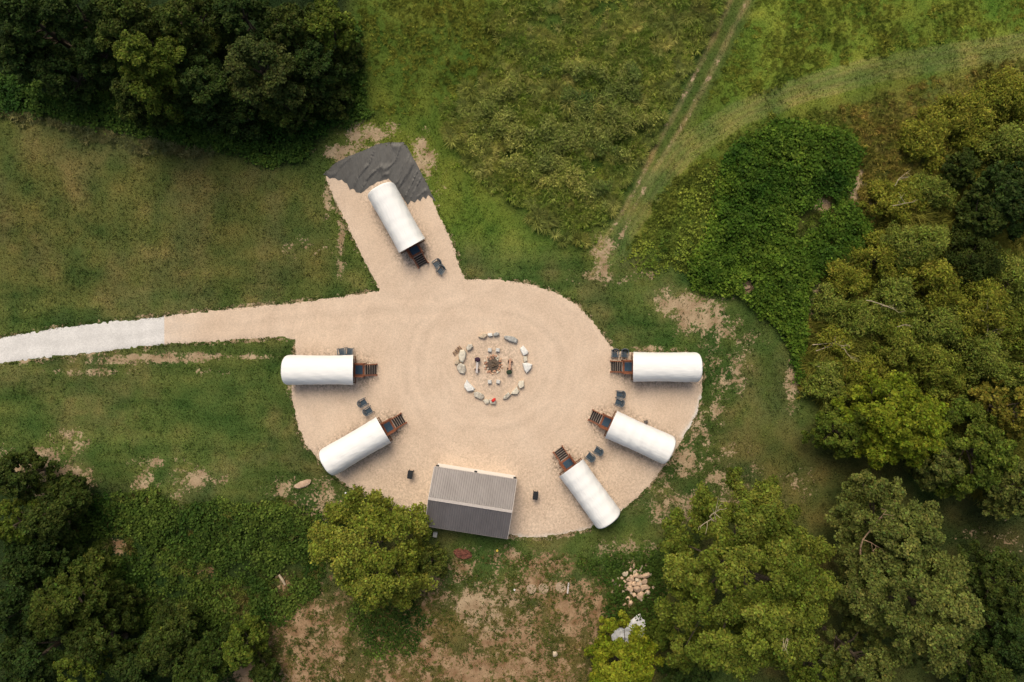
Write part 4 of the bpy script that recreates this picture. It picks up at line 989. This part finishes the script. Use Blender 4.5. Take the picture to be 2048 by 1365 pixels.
# tall clumps in the field
def clumps(name, poly, dens, cols, hr, seed, lab, nb=20, edge=1.0, spread=.28, thr=0.0, wd=.07, nsc=.22):
    rng = np.random.default_rng(seed); x, y = scatter(poly, dens, rng, edge, seed)
    m = fbm(x * nsc, y * nsc, seed + 5, 3); k = (m + rng.normal(0, .07, len(x)) > thr) & off_gravel(x, y, .3); x, y, m = x[k], y[k], m[k]
    ns = len(x); hh = (hr[0] + (hr[1] - hr[0]) * sstep(thr, thr + .35, m)) * rng.uniform(.65, 1.25, ns)
    col = pal(ns, cols, rng, .2); tint = (fbm(x * .5, y * .5, seed + 9, 3) - .5)[:, None]; col = col * (1 + tint * np.array([.9, .5, .5]))
    q = np.repeat(np.arange(ns), nb); n = len(q); r = spread * np.sqrt(rng.random(n)) * (.5 + .6 * hh[q]); a = rng.uniform(0, 6.283, n)
    B = np.stack([x[q] + r * .4 * np.cos(a), y[q] + r * .4 * np.sin(a), 0 * r - .02], 1)
    h = hh[q] * rng.uniform(.45, 1.05, n); w_ = np.full(n, wd) * rng.uniform(.6, 1.3, n)
    s = np.stack([-np.sin(a), np.cos(a), 0 * a], 1); o = np.stack([np.cos(a), np.sin(a), 0 * a], 1)
    mid = B + o * (r * .35)[:, None] + np.array([0, 0, 1]) * (h * .68)[:, None]
    tip = B + o * (r * 1.5 + .10)[:, None] + np.array([0, 0, 1]) * (h * rng.uniform(.6, .95, n))[:, None]
    V = np.stack([B, mid - s * w_[:, None] / 2, tip, mid + s * w_[:, None] / 2], 1)
    return tag(obj(name, np_mesh(name, V, 4, col[q] * (1 + rng.normal(0, .15, (n, 1)))), M['grass']), lab, 'grass', kind='stuff')
MC = [(0.105, 0.165, 0.022), (0.18, 0.245, 0.044), (0.27, 0.31, 0.085), (0.215, 0.24, 0.065)]
clumps('meadow_grass', ME, 16, MC, (.35, 1.25), 51, 'tall yellow green meadow grass and weeds between the spur and the wheel track', thr=.40, nsc=.42, edge=2.2)
clumps('rough_grass', ME2, 5, [(0.12, 0.15, 0.022), (0.18, 0.205, 0.04)], (.2, .6), 53, 'rough grass with paler tufts between the two tracks', thr=.40, nsc=.35)
clumps('meadow_weeds', ME, 3.2, [(0.15, 0.18, 0.04), (0.22, 0.245, 0.07), (0.28, 0.28, 0.10)], (.7, 1.4), 52, 'pale fluffy weeds standing above the meadow grass', nb=70, spread=.50, thr=.50, wd=.07, nsc=.30)
SHR = PA([(930, 230), (1010, 150), (1130, 130), (1260, 120), (1330, 200), (1300, 290), (1240, 345), (1215, 420), (1150, 400), (1070, 380), (1000, 330), (950, 290)])
leafy('meadow_shrubs', SHR, 30, [(0.085, 0.122, 0.024), (0.135, 0.172, 0.040), (0.190, 0.215, 0.068), (0.125, 0.145, 0.044)], (.1, 2.1), .26, 54, 'lumpy pale green shrubby growth in the middle of the meadow', edge=2.5, cs=.8, thr=.47, clump=8, slim=.34)
FIELD = PA([(722, -70), (1000, -70), (1000, 60), (980, 140), (900, 225), (760, 232), (730, 200), (722, 60)])
clumps('field_grass', FIELD, 4, [(0.10, 0.125, 0.02), (0.165, 0.185, 0.036)], (.2, .55), 57, 'rough field grass beside the dark wood', thr=.44, nsc=.3)
STRIP = PA([(-80, 205), (60, 225), (160, 250), (270, 278), (420, 300), (430, 318), (260, 302), (140, 270), (40, 245), (-80, 232)])
clumps('pale_weeds', STRIP, 10, [(0.11, 0.12, 0.05), (0.20, 0.20, 0.10)], (.3, .8), 59, 'pale weedy strip along the foot of the dark wood', thr=.30)
EAST = PA([(1640, 230), (1760, 190), (2100, 100), (2100, 420), (1840, 420), (1760, 520), (1640, 560), (1625, 740), (1600, 800), (1590, 760), (1620, 600), (1720, 500), (1700, 420), (1730, 330)])
clumps('dry_weeds', EAST, 7, [(0.14, 0.155, 0.030), (0.20, 0.20, 0.045), (0.24, 0.21, 0.055), (0.21, 0.16, 0.05)], (.3, .9), 61, 'dry yellow brown weeds at the edge of the east wood', thr=.32)
LWA = LW
THICK = PA([(1650, 545), (1720, 500), (1800, 430), (1850, 330), (2100, 250), (2100, 1000), (1900, 960), (1690, 830), (1600, 770), (1625, 690)])
clumps('thicket_undergrowth', THICK, 11, [(0.125, 0.145, 0.027), (0.185, 0.19, 0.04), (0.24, 0.22, 0.055)], (.5, 2.4), 62, 'olive and golden undergrowth filling the east thicket', thr=.30, nb=22, spread=.6, wd=.1)
clumps('light_weeds', LWA, 7, [(0.10, 0.13, 0.022), (0.17, 0.20, 0.042)], (.25, .7), 63, 'light green weeds beside the mown path', thr=.36)

leafy('leafy_weeds', KU, 22, [(0.030, 0.066, 0.008), (0.048, 0.096, 0.011), (0.076, 0.122, 0.017)], (.2, 1.5), .27, 71, 'dense dark green broadleaf patch beside the east wood', holes=((1648, 411, 18), (1494, 576, 14), (1612, 440, 24), (1590, 470, 14)))
leafy('low_weeds', SW, 15, [(0.026, 0.052, 0.010), (0.048, 0.085, 0.015), (0.070, 0.105, 0.022)], (.05, .8), .26, 73, 'low dark green weeds beside the southwest wood', holes=((240, 1092, 26), (412, 1138, 22), (567, 1165, 20)), thr=.37)
clumps('tall_weeds', SW, 2.0, [(0.06, 0.09, 0.016), (0.10, 0.135, 0.028), (0.12, 0.10, 0.04)], (.3, .9), 74, 'taller stalky weeds scattered through the dark green weed patch', nb=24, spread=.4, thr=.48, wd=.07, nsc=.5)
clumps('tall_stalks', KU, 1.6, [(0.07, 0.12, 0.016), (0.12, 0.16, 0.03)], (1.0, 1.7), 76, 'taller light stalks scattered through the dense leafy patch', nb=16, spread=.3, thr=.52, wd=.07, nsc=.5)
leafy('wood_edge_weeds', NW, 17, [(0.020, 0.048, 0.009), (0.036, 0.076, 0.013), (0.055, 0.095, 0.018)], (.1, 1.0), .27, 75, 'dark leafy weeds along the foot of the northwest wood')
leafy('rock_heap_weeds', CR, 9, [(0.025, 0.055, 0.010), (0.050, 0.085, 0.016)], (.1, .6), .25, 77, 'weeds growing around the rock heap', holes=((1274, 1168, 26), (1258, 1265, 30)))
KED = PA([(1240, 520), (1300, 470), (1400, 330), (1470, 290), (1470, 420), (1400, 560), (1300, 545)])
leafy('pale_leafy_weeds', KED, 5, [(0.09, 0.135, 0.018), (0.15, 0.195, 0.034)], (.1, .7), .22, 79, 'lighter leafy weeds along the mown path side of the dark patch', edge=1.5)
SOUTHG = PA([(700, 1200), (780, 1150), (830, 1190), (860, 1240), (840, 1310), (760, 1320), (690, 1260)])
leafy('bare_ground_weeds', SOUTHG, 9, [(0.03, 0.06, 0.010), (0.055, 0.085, 0.018)], (.05, .4), .24, 81, 'green weeds spreading over the bare ground below the lone tree', edge=1.6)
# tufts dotted over the bare ground
rng = np.random.default_rng(8); n = 9000; SB = PA([(520, 1190), (700, 1160), (880, 1110), (1200, 1110), (1240, 1200), (1220, 1300), (1150, 1400), (540, 1400)])
x, y = scatter(SB, 9, rng, 1.0, 4); k = off_gravel(x, y, .3) & (fbm(x * .7, y * .7, 14, 3) + rng.normal(0, .05, len(x)) > .5); x, y = x[k], y[k]
q = np.repeat(np.arange(len(x)), 9); n = len(q); C = np.stack([x[q] + rng.normal(0, .1, n), y[q] + rng.normal(0, .1, n), rng.uniform(.03, .16, n)], 1)
nr = rng.normal(0, .5, (n, 3)); nr[:, 2] = np.abs(nr[:, 2]) + .7; l = rng.uniform(.1, .22, n)
tag(obj('ground_tufts', np_mesh('ground_tufts', leaves(C, nr, l, l * .5, rng), 4, pal(len(x), [(0.035, 0.06, 0.012), (0.075, 0.10, 0.02), (0.11, 0.09, 0.035)], rng)[q]), M['leaf']), 'small weeds dotted over the bare southern ground', 'weeds', kind='stuff')
C_, n_, l_, c_ = LAWN_TUFTS
tag(obj('lawn_weeds', np_mesh('lawn_weeds', leaves(C_, n_, l_, l_ * .55, np.random.default_rng(6)), 4, c_), M['leaf']), 'small clover and weed tufts dotted through the lawns', 'weeds', kind='stuff')
# ragged fringe of grass along the gravel
rng = np.random.default_rng(9); E = np.concatenate([densify(YD, .05, .02, 21), densify(DR, .05, .02, 22)])
E = E[(np.abs(E[:, 0]) < 60)]; k = ~((np.abs(E[:, 0] - P(332, 0)[0]) < .5) & (np.abs(E[:, 1] - 1.3) < 1.55)) & (sdist(E[:, 0], E[:, 1], TP) > .5); E = E[k]
q = np.repeat(np.arange(len(E)), 3); n = len(q); x, y = E[q, 0] + rng.normal(0, .13, n), E[q, 1] + rng.normal(0, .13, n)
k = fbm(x * 1.3, y * 1.3, 19, 3) > .44; x, y = x[k], y[k]; n = len(x)
V = blades(np.stack([x, y, 0 * x], 1), rng.uniform(.05, .16, n), rng.uniform(.05, .1, n), rng.uniform(.04, .2, n), rng)
tag(obj('edge_grass', np_mesh('edge_grass', V, 3, np.array([.065, .098, .022]) * (1 + rng.normal(0, .25, (n, 1))).clip(.4, 1.8)), M['grass']), 'ragged grass fringe along the gravel edge', 'grass', kind='stuff')

# ------------------------------------------------------------------ trees
def tree(name, u, v, R, H, cols, lab, seed, group, zb=.3, leaf=.26, dens=1.0, rc=.2, aspect=.7, loose=0.0, cat='tree', fuzz=0.1, lob=.25, narrow=.66):
    """u,v and R: the crown's centre and radius in photo pixels, seen at about 0.7 of its height H (metres)"""
    rng = np.random.default_rng(seed); zc = H * .72
    x0, y0 = P(u, v, zc); Rm = R / PPM * (1 - zc / CAM_H)
    root = empty(name, (x0, y0, 0), 0, lab, cat, group)
    zb_ = H * zb
    ph = rng.uniform(0, 6.28, 4)
    lobe = lambda a: 1 + lob * (.5 * np.sin(2 * a + ph[0]) + .35 * np.sin(3 * a + ph[1]) + .35 * np.sin(5 * a + ph[2])) - lob * .2
    rcm = max(.55, rc * Rm); cen = []; tries = 0
    want = int(1.7 * (Rm / rcm) ** 2 * (1 - .45 * loose)) + 6
    while len(cen) < want and tries < want * 30:
        tries += 1
        a = rng.uniform(0, 6.28); q = math.sqrt(rng.random()); r_ = q * (Rm - rcm * .6) * min(1.15, lobe(a))
        zt = zb_ + (H - rcm * aspect - zb_) * (max(0, 1 - q ** 2.4)) ** .6 * (1 - .30 * rng.random() ** 2)
        zt = max(zt, zb_ * .8)
        p = np.array([r_ * math.cos(a), r_ * math.sin(a), zt])
        if all(np.linalg.norm((p - c[0]) * (1, 1, .7)) > rcm * .70 for c in cen): cen.append((p, rcm * rng.uniform(.7, 1.2)))
    # lower tier
    for i in range(int(want * .40 * (1 - loose))):
        a = rng.uniform(0, 6.28); q = math.sqrt(rng.uniform(.2, 1)); r_ = q * (Rm - rcm) * min(1.1, lobe(a))
        cen.append((np.array([r_ * math.cos(a), r_ * math.sin(a), zb_ + (H - zb_) * .30 * rng.random() * (1.2 - q)]), rcm * rng.uniform(.6, 1.0)))
    VV, CC = [], []
    for (p, rr) in cen:
        area = 4 * math.pi * rr * rr * .62; nl = int(dens * 1.7 * area / (leaf * leaf * .5 * narrow))
        nsub = rng.integers(7, 12); sd = rng.normal(size=(nsub, 3)); sd[:, 2] = np.abs(sd[:, 2]) * 1.1 - .15; sd /= np.linalg.norm(sd, axis=1, keepdims=True)
        sc = sd * rr * rng.uniform(.45, .95, (nsub, 1)); k = rng.integers(0, nsub, nl)
        o = rng.normal(size=(nl, 3)); o /= np.linalg.norm(o, axis=1, keepdims=True); o[:, 2] = np.where(o[:, 2] < -.25, -o[:, 2], o[:, 2])
        c = (sc[k] + o * (rr * (.42 + .25 * fuzz) * rng.uniform(.55 - .45 * fuzz, 1.15 + .3 * fuzz, (nl, 1)))) * np.array([1, 1, aspect]) + p
        nr = o * .7 + np.array([0, 0, .6]) + rng.normal(0, .55, (nl, 3))
        l = leaf * rng.uniform(.55, 1.5, nl)
        VV.append(leaves(c, nr, l, l * narrow, rng))
        tone = pal(1, cols, rng, .2)[0]; sub = pal(nsub, cols, rng, .16)
        CC.append((.55 * tone + .45 * sub[k]) * (1 + rng.normal(0, .27, (nl, 1))).clip(.4, 1.9) * (1 + rng.normal(0, .08, (nl, 3))))
    V = np.concatenate(VV); C = np.concatenate(CC)
    obj('crown', np_mesh('crown', V, 4, C), M['leaf'], root)
    t = MB(); tr = max(.07, .022 * H + .012 * Rm); top = H * .62
    lean = rng.normal(0, .02 * H, 2)
    t.tube([(0, 0, -.1), (lean[0] * .3, lean[1] * .3, top * .4), (lean[0], lean[1], top)], [tr * 1.3, tr, tr * .5], 8)
    order = rng.permutation(len(cen))[:16 if Rm > 3 else 8]
    for i in order:
        p = cen[i][0]; z0 = min(top * .92, max(top * .35, p[2] - np.hypot(p[0], p[1]) * .7)); f = z0 / top
        s = np.array([lean[0] * f, lean[1] * f, z0]); mid = s * .5 + p * .5 + np.array([rng.normal(0, .2), rng.normal(0, .2), .25])
        t.tube([s, mid, p], [tr * .42, tr * .25, tr * .08], 5)
    t.build('trunk', M['bark'], root)
    return root, cen

def limb(root, pts, r0, seed, mat='deadwood'):
    rr = random.Random(seed); m = MB()
    def grow(a, d, L, r, lv):
        n = 4; p = [Vector(a)]; dd = Vector(d).normalized()
        for i in range(n): dd = (dd + Vector((rr.gauss(0, .22), rr.gauss(0, .22), rr.gauss(0, .1)))).normalized(); p.append(p[-1] + dd * L / n)
        m.tube(p, [r * (1 - .55 * i / n) for i in range(n + 1)], 5)
        if lv:
            for i in (2, 3, 4):
                e = (dd + Vector((rr.gauss(0, .7), rr.gauss(0, .7), rr.uniform(-.1, .5)))).normalized(); grow(p[i], e, L * rr.uniform(.4, .65), r * .5, lv - 1)
    a, b = Vector(pts[0]), Vector(pts[1]); grow(a, b - a, (b - a).length, r0, 2)
    return m.build('bare_limb', M[mat], root)

DARK = [(0.024, 0.038, 0.009), (0.040, 0.060, 0.013), (0.066, 0.084, 0.018)]  # dark foliage, lowered to paint corner vignetting and hollow shade into the leaves
DARK2 = [(0.016, 0.032, 0.009), (0.028, 0.050, 0.012), (0.044, 0.066, 0.016)]  # darker still, with the same corner falloff and shade put into the colour
OLIVE = [(0.060, 0.078, 0.020), (0.098, 0.118, 0.030), (0.135, 0.150, 0.042)]
OAK = [(0.066, 0.092, 0.014), (0.115, 0.145, 0.022), (0.165, 0.185, 0.034)]
BRIGHT = [(0.072, 0.105, 0.010), (0.130, 0.165, 0.014), (0.190, 0.210, 0.024)]
LIME = [(0.085, 0.112, 0.016), (0.145, 0.170, 0.026), (0.200, 0.210, 0.042)]
GOLD = [(0.100, 0.098, 0.016), (0.155, 0.145, 0.024), (0.210, 0.180, 0.034)]
GREEN = [(0.046, 0.070, 0.011), (0.078, 0.108, 0.016), (0.115, 0.145, 0.024)]
gN, gE, gS, gW = 'trees of the northwest wood', 'saplings and trees of the east wood', 'trees of the southeast wood', 'trees of the southwest wood'

tree('shade_tree', 738, 1112, 128, 9.5, LIME, 'lone yellow green tree beside the metal roofed building', 243, None, zb=.15, rc=.15, loose=.38, lob=.26, fuzz=.5)
tree('shrub', 862, 1128, 40, 4, [(0.055, 0.075, 0.015), (0.10, 0.115, 0.025)], 'thin low shrub between the lone tree and the red earth heap', 202, None, zb=.1, loose=.6, cat='shrub', dens=.6)
o, cen = tree('oak_tree', 1510, 1184, 206, 15.5, OAK, 'largest broad oak, left of the grey green oak and right of the rock heap', 203, gS, zb=.3, rc=.135, lob=.22)
limb(o, [(-3.2, 5.2, 9.5), (-4.6, 7.6, 11.6)], .10, 1); limb(o, [(1.5, -1.5, 13.5), (1.0, -3.2, 14.6)], .06, 2)
o, cen = tree('oak_tree', 1845, 1222, 150, 15, OLIVE, 'grey green oak right of the largest oak', 204, gS, zb=.3, rc=.17, lob=.2)
limb(o, [(-5.2, 5.0, 9.0), (-6.0, 8.0, 11.0)], .10, 3, 'log')
tree('oak_tree', 1795, 1065, 108, 13, OLIVE, 'smaller grey green oak above the grey green one', 205, gS, zb=.3, rc=.22)
tree('shade_tree', 1246, 1350, 92, 6.5, [(0.085, 0.115, 0.010), (0.145, 0.175, 0.014), (0.215, 0.225, 0.026)], 'bright yellow green tree over the white sheeting', 206, gS, zb=.25, rc=.2, loose=.25, lob=.4)
tree('shade_tree', 1376, 1352, 52, 4, DARK2, 'dark green tree squeezed between the bright tree and the largest oak', 207, gS, zb=.25)
tree('shrub', 1318, 1275, 30, 3, GREEN, 'small green shrub between the white sheeting and the largest oak', 208, gS, zb=.1, cat='shrub')
tree('shade_tree', 1640, 1352, 60, 8, GREEN, 'green tree peeping out between the feet of the two oaks', 209, gS)
tree('shade_tree', 1728, 1330, 70, 12, OLIVE, 'grey green tree below the gap between the oaks', 210, gS)
tree('dark_tree', 2015, 1175, 78, 8, DARK, 'dark tree right of the grey green oak, by the shady grass', 211, gS)
tree('dark_tree', 2035, 1285, 80, 9, DARK2, 'very dark tree in the lower right corner wood, middle of three', 212, gS)
tree('dark_tree', 1975, 1352, 70, 9, DARK, 'dark green tree at the bottom edge right of the grey green oak', 213, gS)
# east wood
tree('ash_tree', 1812, 848, 108, 11, BRIGHT, 'bright green ash tree at the front of the east wood', 221, gE, zb=.25, rc=.17, lob=.35, leaf=.28)
tree('ash_tree', 1690, 868, 60, 6, GREEN, 'mid green tree on the lawn side of the bright ash', 222, gE)
tree('ash_tree', 1960, 905, 95, 10, GREEN, 'mid green tree right of the bright ash', 223, gE, rc=.2)
tree('ash_tree', 1880, 925, 62, 8, OLIVE, 'olive green tree just below the bright ash', 224, gE)
tree('dark_tree', 2040, 985, 66, 9, OLIVE, 'olive tree at the right edge above the shady grass', 225, gE)
tree('ash_tree', 2035, 820, 70, 9, GOLD, 'golden green tree at the right edge beyond the bright ash', 226, gE)
tree('dark_tree', 2030, 395, 72, 7, DARK2, 'tree with painted-in hollow shade at the right edge above the gold saplings', 227, gE)  # leaf colour stands in for the deep shade of the hollow
tree('dark_tree', 1975, 430, 50, 6, DARK, 'tree with painted-in hollow shade, left of the right edge one', 228, gE)  # same hollow shade painted into the leaves
tree('dark_tree', 1930, 330, 40, 4, DARK, 'dark shrubby tree above the olive saplings among yellow weeds', 229, gE)
SOL = [(0.095, 0.128, 0.022), (0.142, 0.176, 0.033), (0.200, 0.225, 0.054)]
SGO = [(0.115, 0.135, 0.018), (0.170, 0.184, 0.026), (0.240, 0.230, 0.040)]
SGR = [(0.085, 0.115, 0.016), (0.140, 0.168, 0.026), (0.195, 0.210, 0.040)]
SAP = [(1668, 612, 34, 2.6, SOL, 'low olive sapling nearest the bare corner of the dark leafy patch'), (1700, 560, 36, 3.0, SGO, 'golden sapling beside the brown bare earth strip'), (1760, 520, 42, 3.8, SGO, 'golden sapling above the bare pale stems'),
       (1730, 640, 42, 3.6, SOL, 'olive sapling surrounded by bleached sticks'), (1680, 690, 36, 2.8, SGO, 'thin golden sapling just right of the bleached fallen branches'), (1664, 770, 40, 3.2, SOL, 'olive shrubby sapling at the lawn corner left of the ash'),
       (1735, 755, 44, 4.0, SGO, 'golden green sapling directly above the ash left side'), (1800, 690, 48, 4.6, SGR, 'green sapling in the middle of the east thicket'), (1800, 600, 46, 4.4, SOL, 'feathery olive sapling in the middle of the east thicket'),
       (1840, 490, 52, 5.0, SOL, 'pale olive tree left of the dark hollow'), (1880, 560, 50, 5.2, SGO, 'golden sapling below the pale olive tree'), (1880, 650, 50, 5.0, SOL, 'olive sapling between the golden one and the ash'),
       (1890, 740, 50, 5.4, SGR, 'green sapling right above the ash crown'), (1960, 520, 52, 5.6, DARK, 'sapling with painted-in shade under the dark hollow'), (1965, 620, 55, 6.0, SGO, 'big golden sapling toward the right edge'),  # the DARK one carries the hollow's shade in its leaf colour
       (1975, 720, 55, 6.0, SOL, 'olive tree toward the right edge below the golden sapling'), (2040, 560, 50, 6.0, SOL, 'olive sapling cut by the right edge, upper one'), (2045, 660, 50, 6.2, SGR, 'green sapling cut by the right edge, between two olive ones'),
       (2045, 745, 45, 6.0, SOL, 'olive sapling cut by the right edge, lower one'), (1800, 400, 46, 3.2, SGO, 'golden shrub beside the upper bleached branch'), (1860, 270, 46, 2.6, SGO, 'low golden shrub in the yellow weeds'),
       (1950, 240, 52, 3.2, SGO, 'broad golden shrub near the mown path'), (2030, 190, 50, 3.4, SGO, 'golden shrub at the right edge near the path'), (2030, 285, 50, 4.0, SOL, 'olive shrub at the right edge above the dark hollow'), (1870, 380, 40, 3.4, SOL, 'olive shrub left of the dark trees')]
for i, (u, v, R, H, cl, lab) in enumerate(SAP):
    tree('sapling', u, v, R * 1.3, H, cl, lab, 300 + i, gE, zb=.06, rc=.19, loose=.45, dens=.7, leaf=.27, narrow=.34, fuzz=1.0, aspect=1.25, lob=.55, cat='sapling')
# bleached bare stems in the thicket
DEAD = [(1625, 690, 1688, 672, 'long bleached fallen branch nearest the dark leafy patch'), (1632, 702, 1672, 700, 'bleached fallen branch just below the longest one'), (1634, 733, 1652, 736, 'short bleached stick at the tip of the dark leafy patch'),
        (1732, 601, 1780, 600, 'straight pale stem lying level in the thicket'), (1785, 412, 1815, 396, 'pale bare stem beside the golden shrub'), (1790, 372, 1812, 358, 'short bare stem at the reddish weeds'), (1795, 654, 1812, 648, 'pair of pale sticks in the middle of the thicket'), (1965, 700, 1990, 640, 'pale bare stem toward the right edge')]
for i, (a, b, c_, d_, lab) in enumerate(DEAD):
    z0 = 1.6 if a < 1700 else 3.6; p, q = P(a, b, z0), P(c_, d_, z0 + .7); root = empty('dead_branch', (p[0], p[1], 0), 0, lab, 'dead branch', 'bleached branches in the east thicket')
    limb(root, [(0, 0, z0), (q[0] - p[0], q[1] - p[1], z0 + .7)], .05, 20 + i); root.children[0].name = 'branch'
# northwest wood
NWT = [(45, 30, 84, 12, DARK2, 'very dark tree in the upper left corner'), (150, 20, 78, 12, DARK2, 'very dark tree right of the upper left corner one'), (35, 105, 62, 9, DARK2, 'black green tree at the left edge below the corner'),
       (255, 45, 80, 13, DARK, 'dark tree with lighter tips at the top edge, third from the corner'), (195, 105, 62, 9, DARK2, 'low black green tree left of the tall light tipped one'), (300, 125, 80, 14, GREEN, 'tallest tree of the northwest wood with light tips'),
       (375, 45, 75, 12, DARK, 'dark tree at the top edge above the grey twigged one'), (275, 190, 58, 9, DARK, 'dark tree at the front of the wood facing the olive lawn'), (395, 165, 74, 10, DARK2, 'black green tree between the tallest and the grey green tree'),
       (520, 135, 92, 11, [(0.030, 0.048, 0.014), (0.050, 0.068, 0.018), (0.075, 0.085, 0.028)], 'broad grey green tree in the middle of the northwest wood'), (480, 30, 70, 11, DARK2, 'very dark tree at the top edge above the grey green one'), (580, 50, 66, 10, DARK, 'dark tree at the top edge right of the grey green one'),
       (650, 45, 58, 9, GREEN, 'lighter green tree at the field corner of the wood'), (628, 135, 62, 8, DARK2, 'black green tree right of the grey green one'), (570, 205, 56, 6, DARK, 'small dark tree at the wood foot above the black sheet'),
       (470, 215, 52, 6, DARK2, 'small black green tree at the wood foot facing the lawn'), (665, 195, 42, 4, DARK, 'dark bush at the right end of the wood foot'), (690, 110, 40, 4, DARK, 'dark bush on the field side of the wood'), (120, 140, 60, 7, DARK2, 'low black tree in the shade left of the wood front')]
for i, (u, v, R, H, cl, lab) in enumerate(NWT): tree('woodland_tree', u, v, R, H, cl, lab, 400 + i, gN, zb=.25, rc=.24, lob=.3)
SWT = [(28, 955, 55, 7, DARK, 'dark tree at the left edge below the bare earth'), (12, 1050, 52, 9, GREEN, 'lighter green tree cut by the left edge'), (95, 1035, 62, 8, DARK, 'dark tree right of the lighter green edge tree'), (60, 1120, 70, 7, DARK2, 'black green tree between the edge tree and the broad dark one'),
       (120, 1215, 82, 11, [(0.028, 0.045, 0.009), (0.045, 0.065, 0.012), (0.075, 0.092, 0.018)], 'broad green tree in the middle of the southwest wood'), (25, 1220, 70, 10, DARK2, 'very dark tree at the left edge below the middle'), (190, 1290, 66, 10, DARK, 'dark tree right below the broad green one'), (60, 1325, 76, 11, DARK2, 'black green tree in the lower left corner'),
       (155, 1345, 50, 12, GREEN, 'lighter green tree at the bottom edge near the corner'), (330, 1290, 72, 8, DARK, 'dark tree at the weed patch end of the southwest wood'), (400, 1335, 62, 8, [(0.025, 0.046, 0.010), (0.05, 0.075, 0.014)], 'mid green tree at the bottom edge right of the dark one'), (480, 1300, 48, 7, GREEN, 'yellow green tree at the edge of the brown bare ground'),
       (265, 1345, 60, 8, DARK2, 'black green tree at the bottom edge between lighter ones'), (225, 1215, 42, 5, DARK, 'dark bush between the broad tree and the weeds'), (525, 1345, 34, 4, DARK, 'dark low bush at the bottom edge by the brown ground'), (130, 985, 36, 3.5, DARK, 'dark bush below the pale bare earth')]
for i, (u, v, R, H, cl, lab) in enumerate(SWT): tree('woodland_tree', u, v, R, H, cl, lab, 450 + i, gW, zb=.25, rc=.24, lob=.3)
